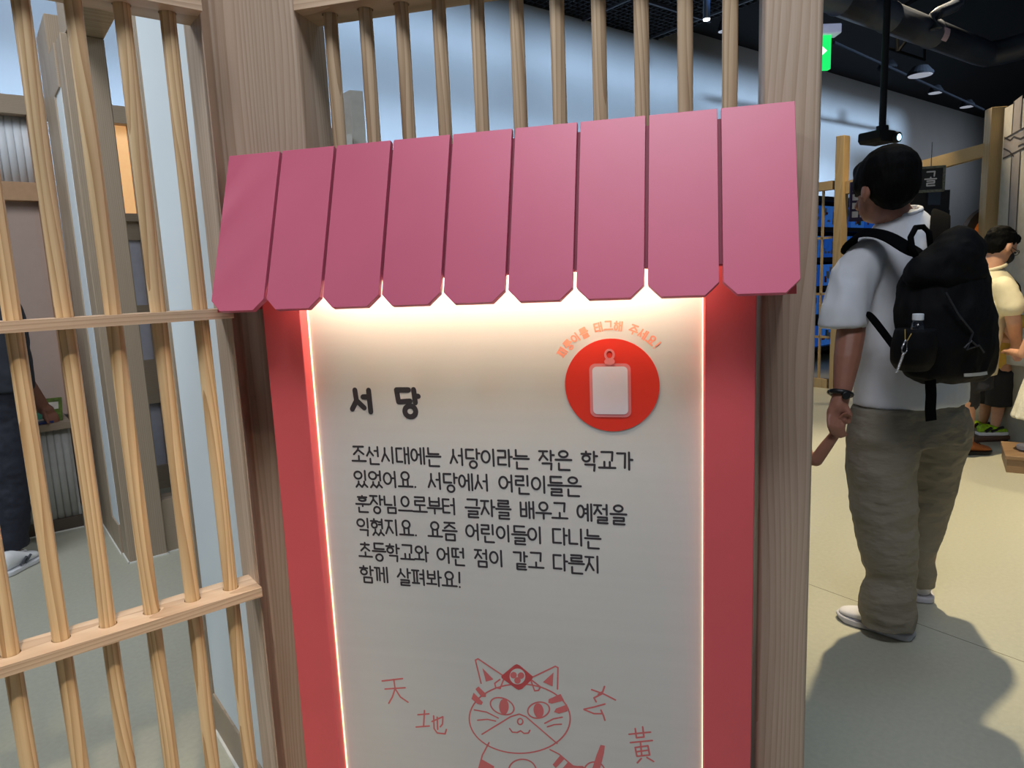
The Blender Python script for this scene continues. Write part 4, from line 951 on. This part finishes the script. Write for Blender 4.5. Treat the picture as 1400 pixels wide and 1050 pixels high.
MB().tube([at(1293, 400, 2.035), at(1310, 430, 2.03), at(1330, 455, 2.04), at(1322, 478, 2.04), at(1338, 472, 2.05), at(1345, 482, 2.06)], .0035, 6).build('bungee_cord', mat('cord_black', (34, 35, 40), .5), bpk)
MB().tube([at(1318, 476, 2.04), at(1328, 466, 2.04), at(1336, 474, 2.045)], .0035, 6).build('bungee_cord', MATS['cord_black'], bpk)
# bottle and key chain
bt = thing('water_bottle', 'clear plastic bottle with a white cap in the backpack side pocket', 'bottle', tuple(at(1256, 470, 2.06)))
bo = at(1255, 438, 2.045)
MB().tube([bo+Vector((0, 0, z)) for z in (-.10, -.06, -.02, .0)], [.026, .027, .018, .013], 18).build('bottle', mat('clear_dark', (60, 66, 76), .1, trans=.7), bt, smooth=True)
MB().tube([bo+Vector((0, 0, 0)), bo+Vector((0, 0, .020))], .0155, 20).build('cap', mat('cap_white', (225, 232, 240), .4), bt, bevel=.002)
kc = thing('key_chain', 'silver snap hook and beaded chain dangling from the side pocket', 'key chain', tuple(at(1238, 465, 2.05)))
M_sil = mat('silver_metal', (200, 200, 205), .25, metal=.9)
kY = 1.99
MB().tube([at(x, y, kY) for x, y in ((1238, 465), (1233, 476), (1233, 481), (1237, 483), (1240, 480), (1240, 466), (1238, 465))], .0022, 6).build('snap_hook', M_sil, kc, smooth=True)
for a, b in (((1237.5, 450), (1237.5, 464)), ((1246, 456), (1240.5, 466))):
    MB().tube([at(*a, kY), at(*b, kY)], .0013, 6).build('gold_cord', mat('gold_cord', (190, 160, 80), .4), kc)
for i in range(13):
    MB().ell(at(1235-.75*i, 484+2.1*i, kY), (.0038,)*3, n=8, m=6).build('bead', M_sil, kc, smooth=True)

# ---- child holding his hand, mostly behind the post
ch = thing('person', 'small child behind the right post with only the raised forearm showing', 'person', (1.05, 2.5, 0))
mb = MB()
cx = at(1047, 600, 2.42); cx = Vector((cx.x, 2.42, 0))
hd = cx+Vector((0, 0, 1.02)); cf = Vector((-.5, .85, 0)).normalized()
Rc, rc, fc = head_mesh(mb, hd, cf, .88)
mb.cap(hd-Vector((0, 0, .07)), .035, cx+Vector((0, 0, .86)), .04)
mb.loft([(cx+Vector((0, 0, .46)), .09, .07, 0), (cx+Vector((0, 0, .6)), .08, .065, 0), (cx+Vector((0, 0, .78)), .095, .065, 0), (cx+Vector((0, 0, .85)), .07, .05, 0)])
sR, sL_ = cx+Vector((.095, -.02, .80)), cx+Vector((-.095, .02, .80))
eR = at(1116, 629, 2.30); hR = at(1145, 584, 2.262)
mb.cap(sR, .034, at(1100, 624, 2.36), .030); mb.cap(at(1100, 624, 2.36), .028, eR, .022); mb.cap(eR, .022, at(1128, 612, 2.285), .0205); mb.cap(at(1128, 612, 2.285), .0205, at(1146, 588, 2.262), .0155)
mb.ell(at(1149, 581, 2.258), (.018, .014, .022)); fingers(mb, at(1151, 575, 2.25), Vector((.5, -.25, .8)).normalized(), Vector((.75, .3, -.55)).normalized(), Vector((0, 1, 0)), .036, .0058, .9, 4, .0105)
mb.cap(at(1151, 582, 2.25), .008, at(1156, 574, 2.235), .007)
mb.cap(sL_, .034, cx+Vector((-.13, .02, .62)), .028); mb.cap(cx+Vector((-.13, .02, .62)), .027, cx+Vector((-.13, -.03, .47)), .02)
lh = cx+Vector((-.13, -.03, .42)); mb.ell(lh, (.016, .022, .03)); fingers(mb, lh-Vector((0, 0, .015)), Vector((0, 0, -1)), Vector((0, 1, 0)), Vector((-1, 0, 0)), .04, .007, .5, 4, .011)
for q in (-.05, .05): mb.cap(cx+Vector((q, 0, .48)), .06, cx+Vector((q, 0, .27)), .045); mb.cap(cx+Vector((q, 0, .27)), .045, cx+Vector((q, 0, .07)), .028)
skinned(mb, 'body', M_skin, ch, voxel=.0042, smooth=2)
eyes(ch, hd, cf, rc, .88)
hb2 = MB(); hb2.ell(hd+Vector((0, 0, .02))-cf*.012, (.082, .09, .085), Rc); hb2.ell(hd-cf*.04-Vector((0, 0, .02)), (.07, .06, .07), Rc)
skinned(hb2, 'hair', M_hair, ch, voxel=.008, smooth=2, disp=.004, dscale=30)
cl = MB(); cl.loft([(cx+Vector((0, 0, .50)), .115, .09, 0), (cx+Vector((0, 0, .7)), .105, .085, 0), (cx+Vector((0, 0, .83)), .10, .07, 0), (cx+Vector((0, 0, .87)), .05, .05, 0)]); cl.cap(cx+Vector((.07, -.02, .81)), .042, cx+Vector((.10, -.04, .76)), .042); cl.cap(cx+Vector((-.08, .02, .81)), .046, cx+Vector((-.13, .02, .70)), .048)
skinned(cl, 'tshirt', mat('child_shirt', (120, 110, 96), .7), ch, voxel=.009, smooth=3)
cl = MB(); cl.loft([(cx+Vector((0, 0, .42)), .11, .09, 0), (cx+Vector((0, 0, .54)), .105, .085, 0)])
for q in (-.055, .055): cl.loft([(cx+Vector((q, 0, .28)), .062, .07, 0), (cx+Vector((q, 0, .48)), .066, .075, 0)])
skinned(cl, 'shorts', mat('child_shorts', (60, 62, 74), .7), ch, voxel=.009, smooth=2)
for q in (-.055, .055): shoe(ch, (cx.x+q+.03, cx.y-.06), (cx.x+q-.03, cx.y+.11), w=.034, h=.055)

# ---- masked man at the table (faces right, looks down)
def simple_shirt(p, rings, caps_, m, name='shirt', disp=.004):
    b = MB(); b.loft(rings, 20)
    for c in caps_: b.cap(*c, 14)
    return skinned(b, name, m, p, voxel=.011, smooth=4, disp=disp, dscale=8)
Y2 = 4.62
m2 = thing('person', 'man in cream polo shirt, glasses and black face mask leaning over a table', 'person', tuple(at(1365, 600, Y2).xy)+(0,))
hc2 = at(1369, 334, Y2); hf2 = Vector((.86, .12, -.42)).normalized()
mb = MB(); up2 = (Vector((0, 0, 1))-hf2*hf2.z).normalized(); R2, r2, f2 = head_mesh(mb, hc2, hf2, 1.05, up2)
nk = at(1355, 372, Y2); mb.cap(hc2-Vector((.02, 0, .05)), .058, nk, .06)
mb.loft([(at(1322, 505, Y2), .15, .12, 0), (at(1334, 440, Y2), .15, .12, 0), (at(1354, 400, Y2), .17, .12, 0), (at(1356, 378, Y2), .12, .09, 0)])
s1 = at(1376, 392, Y2-.16); e1_ = at(1386, 440, Y2-.2); w1 = at(1389, 472, Y2-.1)
mb.cap(s1, .055, e1_, .044); mb.cap(e1_, .044, w1, .032); mb.ell(w1+Vector((.01, 0, -.03)), (.036, .03, .035)); fingers(mb, w1+Vector((.0, 0, -.035)), Vector((.2, 0, -1)).normalized(), Vector((1, 0, .1)).normalized(), Vector((0, 1, 0)), .07, .0095, .5, 4, .019)
mb.cap(w1+Vector((-.03, 0, -.02)), .012, w1+Vector((-.05, 0, -.06)), .010)
s2 = at(1340, 392, Y2+.17); e2 = at(1372, 436, Y2+.3); w2 = at(1390, 468, Y2+.2); mb.cap(s2, .055, e2, .044); mb.cap(e2, .044, w2, .03); mb.ell(w2, (.035, .03, .035)); fingers(mb, w2, Vector((.8, 0, -.6)), Vector((0, 1, 0)), Vector((0, 0, 1)), .07, .0095, .5)
mb.cap(w2, .012, w2+Vector((.02, -.05, -.02)), .01)
f1 = onz(1318, 620); f2_ = f1+Vector((-.05, .28, 0))
for hp_, ft in ((at(1318, 515, Y2-.08), f1), (at(1324, 515, Y2+.1), f2_)):
    kn = hp_*.5+Vector((ft.x+.02, ft.y, .08))*.5; mb.cap(hp_, .085, kn, .056); mb.cap(kn, .056, Vector((ft.x+.02, ft.y, .09)), .036)
skinned(mb, 'body', M_skin2, m2, voxel=.009, smooth=3)
hb3 = MB(); hb3.ell(hc2+up2*.03-hf2*.018, (.086, .10, .086), R2); hb3.ell(hc2-hf2*.045-up2*.02, (.08, .06, .07), R2)
hb3.ell(hc2+hf2*.05+up2*.06, (.06, .05, .04), R2)
skinned(hb3, 'hair', M_hair, m2, voxel=.008, smooth=2, disp=.005, dscale=30)
mk = MB(); mk.ell(hc2+hf2*.068-up2*.062, (.060, .048, .048), R2)
skinned(mk, 'face_mask', mat('mask_black', (26, 27, 30), .7), m2, voxel=.008, smooth=2)
MB().tube([hc2+r2*.072*q+hf2*a-up2*b for q, a, b in ((1, .0, .02), (1, .05, .05))], .002, 6).build('mask_strap', MATS['mask_black'], m2)
M_gl = mat('glasses_metal', (60, 60, 64), .3, metal=.6)
g_ = MB()
for q in (-1, 1):
    c = hc2+hf2*.098+r2*q*.034-up2*.02; g_.tube([c+r2*.026*cos(2*pi*j/16)+up2*.02*sin(2*pi*j/16) for j in range(17)], .0022, 6)
    g_.tube([c+r2*q*.026, hc2+r2*q*.082-up2*.018], .0022, 6)
g_.build('glasses', M_gl, m2)
eyes(m2, hc2, hf2, r2)
M_cream = mat('cream_pique', (222, 214, 184), .75, var=.04, scale=20)
simple_shirt(m2, [(at(1322, 512, Y2), .18, .155, 0), (at(1326, 470, Y2), .18, .155, 0), (at(1338, 425, Y2), .175, .155, 0), (at(1353, 395, Y2), .175, .14, 0), (at(1355, 378, Y2), .12, .10, 0), (at(1357, 368, Y2), .07, .07, 0)],
             [(s1+Vector((-.02, 0, .0)), .07, at(1383, 418, Y2-.19), .078), (s2, .07, at(1362, 418, Y2+.25), .078)], M_cream, 'polo_shirt', .003)
MB().tube([at(1357, 366, Y2)+Vector((.072*cos(a), .072*sin(a), .02*cos(a))) for a in [2*pi*j/18 for j in range(19)]], .012, 8).build('collar', M_cream, m2, smooth=True)
b = MB(); b.loft([(at(1320, 530, Y2), .17, .15, 0), (at(1321, 500, Y2), .16, .14, 0)])
for hp_, ft in ((at(1316, 510, Y2-.08), f1), (at(1322, 510, Y2+.1), f2_)):
    kn = hp_*.45+Vector((ft.x+.02, ft.y, .08))*.55; b.cap(hp_+Vector((0, 0, -.03)), .095, kn+Vector((0, 0, .08)), .085)
skinned(b, 'shorts', mat('navy_shorts', (28, 30, 40), .7), m2, voxel=.012, smooth=3, disp=.004)
M_or = mat('orange_leather', (160, 92, 44), .6, var=.2, scale=30); M_lace = mat('lace_black', (20, 20, 22), .6)
h_ = onz(1308, 622); t_ = onz(1350, 620)
shoe(m2, (f1.x-.06, f1.y), (f1.x+.17, f1.y-.02), w=.052, up=M_or, so=M_blackrub, h=.09, laces=M_lace)
shoe(m2, (f2_.x-.06, f2_.y), (f2_.x+.17, f2_.y-.02), w=.052, up=M_or, so=M_blackrub, h=.09, laces=M_lace)
# ---- child in yellow on the step stool
st_t = at(1349, 592, 5.05)
st = thing('step_stool', 'dark brown wooden step stool with a slot under the child in green sneakers', 'step stool', (st_t.x, 5.05, 0))
zz = st_t.z
MB().box(st_t.x-.15, st_t.x+.17, 4.93, 5.25, zz-.025, zz).build('tread', mat('stool_brown', (92, 66, 52), .5, var=.15, scale=12), st, bevel=.004)
M_stb = MATS['stool_brown']
for x in (st_t.x-.14, st_t.x+.14): MB().box(x, x+.02, 4.95, 5.23, 0, zz-.025).build('side_board', M_stb, st)
MB().box(st_t.x-.12, st_t.x+.14, 4.95, 4.97, 0, zz*.45).build('front_board', M_stb, st)
MB().box(st_t.x-.12, st_t.x+.14, 4.95, 4.97, zz*.68, zz-.025).build('front_board', M_stb, st)
for a, b in ((-.12, -.02), (.08, .14)): MB().box(st_t.x+a, st_t.x+b, 4.95, 4.97, zz*.45, zz*.68).build('front_board', M_stb, st)
k2 = thing('person', 'child in yellow shirt and black shorts standing on a brown step stool', 'person', (st_t.x, 5.05, zz))
c2 = Vector((st_t.x+.045, 5.06, zz)); mb = MB(); hd2 = c2+Vector((.08, .05, 1.05)); kf = Vector((.9, .3, -.3)).normalized()
Rk, rk, fk = head_mesh(mb, hd2, kf, .9)
mb.cap(hd2-Vector((0, 0, .07)), .036, c2+Vector((.05, .03, .9)), .04)
mb.loft([(c2+Vector((0, 0, .5)), .10, .08, 0), (c2+Vector((.02, 0, .68)), .09, .07, 0), (c2+Vector((.04, 0, .85)), .10, .07, 0), (c2+Vector((.05, 0, .9)), .07, .05, 0)])
ka = c2+Vector((.10, -.08, .84)); kb_ = at(1372, 463, 4.92); kc_ = at(1386, 466, 4.85)
mb.cap(ka, .036, kb_, .032); mb.cap(kb_, .032, kc_, .022); mb.ell(kc_+Vector((.03, 0, 0)), (.03, .02, .02)); fingers(mb, kc_+Vector((.045, 0, 0)), Vector((1, 0, -.2)).normalized(), Vector((0, 1, 0)), Vector((0, 0, 1)), .045, .007, .6, 4, .011)
mb.cap(kc_+Vector((.02, -.01, 0)), .008, kc_+Vector((.05, -.03, 0)), .007)
mb.cap(c2+Vector((.02, .11, .84)), .036, c2+Vector((.2, .16, .66)), .03); mb.cap(c2+Vector((.2, .16, .66)), .028, c2+Vector((.36, .12, .62)), .022)
hq = c2+Vector((.38, .12, .62)); mb.ell(hq, (.028, .022, .018)); fingers(mb, hq, Vector((1, 0, -.2)).normalized(), Vector((0, 1, 0)), Vector((0, 0, 1)), .045, .007, .6, 4, .011)
for q in (-.06, .07): mb.cap(c2+Vector((0, q, .5)), .07, c2+Vector((0, q, .28)), .05); mb.cap(c2+Vector((0, q, .28)), .05, c2+Vector((-.02, q, .08)), .032)
skinned(mb, 'body', M_skin2, k2, voxel=.009, smooth=2); eyes(k2, hd2, kf, rk, .9)
hb4 = MB(); hb4.ell(hd2+Vector((0, 0, .02)), (.085, .09, .085), Rk); skinned(hb4, 'hair', M_hair, k2, voxel=.01, smooth=2, disp=.004, dscale=30)
simple_shirt(k2, [(c2+Vector((0.01, 0, .50)), .15, .12, 0), (c2+Vector((.02, 0, .7)), .14, .11, 0), (c2+Vector((.04, 0, .86)), .12, .085, 0), (c2+Vector((.05, 0, .92)), .06, .06, 0)],
             [(ka, .05, at(1366, 447, 4.93), .055), (c2+Vector((.02, .11, .84)), .05, c2+Vector((.10, .14, .74)), .055)], mat('yellow_cotton', (232, 196, 92), .7, var=.05))
b = MB(); b.loft([(c2+Vector((0, 0, .44)), .145, .125, 0), (c2+Vector((0, 0, .54)), .135, .11, 0)])
for q in (-.065, .07): b.loft([(c2+Vector((0, q, .22)), .10, .085, 0), (c2+Vector((0, q, .48)), .095, .085, 0)])
skinned(b, 'shorts', mat('black_shorts', (24, 25, 32), .7), k2, voxel=.011, smooth=3, disp=.004)
M_neon = mat('neon_green_mesh', (150, 196, 30), .5, var=.6, scale=35)
for q in (-.06, .09):
    so_ = shoe(k2, (c2.x-.15, c2.y+q), (c2.x+.07, c2.y+q-.02), z=zz, w=.043, up=M_neon, so=mat('sole_white', (232, 234, 238), .5), h=.07, laces=M_lace)
    for a, b_ in ((.35, .75), (.15, .35)):
        MB().tube([(c2.x-.15+.22*a, c2.y+q-.041, zz+.035), (c2.x-.15+.22*b_, c2.y+q-.036, zz+.06)], .011, 8).build('side_stripe', M_lace, so_)
# ---- round table
tc = at(1440, 485, 4.95)
tb_ = thing('round_table', 'round grey table with a wooden top under the masked man\'s hands', 'table', (tc.x, 4.95, 0))
tz = at(1385, 480, 4.90).z; rad = tc.x-at(1373, 480, 4.95).x
def cyl_at(z0, z1, r0, r1, n=48): return MB().tube([(tc.x, 4.95, z0), (tc.x, 4.95, z1)], [r0, r1], n)
o = cyl_at(tz-.025, tz, rad, rad).build('table_top', farw_h, tb_); smooth_by_angle(o)
o = cyl_at(tz-.10, tz-.025, rad*.95, rad*.97).build('apron', mat('table_grey', (196, 196, 186), .6), tb_); smooth_by_angle(o)
o = cyl_at(0, tz-.10, rad*.80, rad*.86).build('drum', mat('table_pale', (160, 160, 150), .6), tb_); smooth_by_angle(o)
# ---- girl in a white skirt at the right edge
gy = 4.25; g3 = thing('person', 'child in a pale dotted skirt at the right edge standing on a wooden step', 'person', tuple(at(1412, 640, gy).xy)+(0,))
gx = at(1428, 575, gy); gst = .10; mb = MB(); G = lambda dx, dy, z: Vector((gx.x+dx, gy+dy, z))
h3 = G(.02, 0, 1.14); gf = Vector((.2, 1, -.2)).normalized(); Rg, rg, _ = head_mesh(mb, h3, gf, .9)
mb.cap(G(.02, 0, 1.07), .036, G(0, 0, .98), .04); mb.loft([(G(0, 0, .6), .075, .065, 0), (G(0, 0, .78), .085, .07, 0), (G(0, 0, .95), .10, .07, 0)])
for q in (-.05, .05): mb.cap(G(q, 0, .56), .05, G(q, 0, .36), .045); mb.cap(G(q, 0, .36), .045, G(q, 0, .17), .03)
for q in (-1, 1):
    mb.cap(G(q*.10, 0, .92), .034, G(q*.13, .05, .74), .03); mb.cap(G(q*.13, .05, .74), .028, G(q*.10, .2, .74), .02); hh = G(q*.10, .23, .74); mb.ell(hh, (.02, .03, .016)); fingers(mb, hh, Vector((0, 1, -.1)), Vector((1, 0, 0)), Vector((0, 0, 1)), .045, .007, .5, 4, .011); mb.cap(hh, .007, hh+Vector((-q*.03, .02, 0)), .006)
skinned(mb, 'body', M_skin2, g3, voxel=.009, smooth=2); eyes(g3, h3, gf, rg, .9)
hb5 = MB(); hb5.ell(h3+Vector((0, -.01, .02)), (.085, .09, .085), Rg); hb5.ell(h3+Vector((0, -.06, -.1)), (.05, .03, .09)); skinned(hb5, 'hair', M_hair, g3, voxel=.01, smooth=2, disp=.004, dscale=30)
b = MB(); b.loft([(G(0, 0, .335), .185, .16, 0), (G(0, 0, .48), .15, .13, 0), (G(0, 0, .66), .10, .09, 0)], 24); b.loft([(G(0, 0, .62), .105, .09, 0), (G(0, 0, .8), .10, .08, 0), (G(0, 0, .95), .105, .075, 0), (G(0, 0, 1.0), .05, .05, 0)])
skinned(b, 'dress', mat('dotted_white', (216, 214, 200), .8, var=.10, scale=70), g3, voxel=.01, smooth=3, disp=.008, dscale=10, stretch=(1.5, 1.5, .3))
gs_t = onz(1386, 648); stg = thing('step_stool', 'brown wooden step at the right edge under the child in the pale skirt', 'step stool', (gs_t.x+.1, gs_t.y, 0))
Rm = Matrix.Rotation(radians(-32), 3, 'Z'); o0 = onz(1373, 646)
def gp(x, y, z): return tuple(Vector((o0.x, o0.y, 0))+Rm @ Vector((x, y, 0))+Vector((0, 0, z)))
def gbox(x0, x1, y0, y1, z0, z1):
    mb = MB(); v = [gp(x, y, z) for x in (x0, x1) for y in (y0, y1) for z in (z0, z1)]
    return mb.add(v, [(0, 1, 3, 2), (4, 6, 7, 5), (0, 4, 5, 1), (2, 3, 7, 6), (0, 2, 6, 4), (1, 5, 7, 3)])
M_st2 = wood('step_wood', (150, 122, 92), (112, 86, 62), along=.12, horiz=True)
gbox(0, .5, 0, .42, .085, .11).build('tread', M_st2, stg, bevel=.003)
gbox(.01, .49, .01, .03, 0, .085).build('front_board', M_st2, stg); gbox(.01, .03, .03, .41, 0, .085).build('side_board', M_st2, stg); gbox(.47, .49, .03, .41, 0, .085).build('side_board', M_st2, stg)
for q in (-.06, .06): shoe(g3, (gx.x+q, gy-.06), (gx.x+q, gy+.12), z=.11, w=.035, h=.05)

# ---- man behind the left screen
Y4 = 3.45
m4 = thing('person', 'man in dark shirt and dark jeans behind the left screen reaching to the counter', 'person', tuple(at(10, 780, Y4).xy)+(0,))
X4 = lambda x, y, d=0: at(x, y, Y4+d)
mb = MB(); h4 = X4(-30, 330, .1); f4 = Vector((.3, .9, -.35)).normalized(); R4, r4, _ = head_mesh(mb, h4, f4, 1.04)
mb.cap(h4-Vector((0, 0, .08)), .058, X4(-28, 395), .06)
mb.loft([(X4(-12, 560), .16, .12, 0), (X4(-20, 480), .15, .12, 0), (X4(-25, 420), .17, .12, 0), (X4(-27, 398), .12, .09, 0)])
sA = X4(8, 425, .05); eA = X4(20, 500, .25); wA = at(57, 553, 3.86)
mb.cap(sA, .055, eA, .045); mb.cap(eA, .045, wA, .034); mb.ell(at(62, 560, 3.88), (.045, .04, .03))
fingers(mb, at(66, 566, 3.87), Vector((.62, .1, -.75)).normalized(), Vector((.3, .8, .35)).normalized(), Vector((.5, 0, .6)).normalized(), .08, .0105, .55, 4, .021); mb.cap(at(60, 564, 3.83), .013, at(66, 578, 3.80), .010)
sB = X4(-60, 425, 0); mb.cap(sB, .055, X4(-66, 500, .1), .045); mb.cap(X4(-66, 500, .1), .045, X4(-50, 550, .35), .032); hB = X4(-48, 556, .38); mb.ell(hB, (.04, .04, .03)); fingers(mb, hB, Vector((.3, .9, -.3)).normalized(), Vector((1, 0, 0)), Vector((0, 0, 1)), .08, .01, .5, 4, .02); mb.cap(hB, .012, hB+Vector((.05, .03, 0)), .01)
ft1 = onz(22, 776); ft2 = onz(-45, 770)
for hx, ft in ((X4(0, 560), ft1), (X4(-40, 560), ft2)):
    kn = hx*.5+Vector((ft.x, ft.y, .09))*.5; mb.cap(hx, .088, kn, .06); mb.cap(kn, .06, Vector((ft.x, ft.y, .1)), .037)
skinned(mb, 'body', M_skin, m4, voxel=.009, smooth=3); eyes(m4, h4, f4, r4)
hb6 = MB(); hb6.ell(h4+Vector((0, 0, .025))-f4*.012, (.09, .10, .095), R4); skinned(hb6, 'hair', M_hair, m4, voxel=.01, smooth=2, disp=.005, dscale=30)
simple_shirt(m4, [(X4(-10, 535), .19, .15, 0), (X4(-15, 490), .19, .15, 0), (X4(-22, 440), .19, .14, 0), (X4(-25, 415), .17, .12, 0), (X4(-27, 395), .08, .08, 0)], [(sA, .068, eA, .062), (sB, .068, X4(-64, 480, .08), .07)], mat('charcoal_shirt', (38, 42, 52), .75), 'shirt', .006)
b = MB(); b.loft([(X4(-14, 585), .19, .14, 0), (X4(-14, 545), .185, .14, 0), (X4(-14, 524), .178, .138, 0)], 20)
for k_, (hx, ft) in enumerate(((X4(6, 575), ft1), (X4(-40, 575), ft2))):
    a = Vector((ft.x-.02, ft.y+.02, .10)); kn = hx*.5+a*.5; kn.x += .01
    b.loft([(a, .075, .08, 0), (a+Vector((0, 0, .05)), .078, .085, 0), (kn, .092, .10, 0), (hx, .12, .12, 0)], 18)
skinned(b, 'jeans', mat('dark_denim', (26, 30, 44), .75, var=.25, scale=60, bump=.2, bscale=500), m4, voxel=.010, smooth=3, disp=.006, dscale=8, stretch=(1, 1, 1.6))
h1_, t1_ = onz(2, 790), onz(50, 764)
so_ = shoe(m4, (h1_.x, h1_.y), (t1_.x, t1_.y), w=.054, up=mat('runner_white', (228, 230, 232), .5), so=mat('runner_sole', (214, 216, 220), .5), h=.10, laces=mat('lace_white', (236, 236, 236), .5))
shoe(m4, (h1_.x-.3, h1_.y), (t1_.x-.3, t1_.y), w=.054, up=MATS['runner_white'], so=MATS['runner_sole'], h=.10, laces=MATS['lace_white'])
for a, b_ in ((.30, .5), (.45, .62)):
    d_ = t1_-h1_; pz = lambda k, z: tuple(h1_+d_*k+Vector((d_.y, -d_.x, 0)).normalized()*.048+Vector((0, 0, z)))
    MB().tube([pz(a, .035), pz(b_, .062)], .006, 6).build('side_stripe', mat('stripe_grey', (70, 74, 80), .5), so_)

for o in scene.objects:
    if '_base' in o: del o['_base']
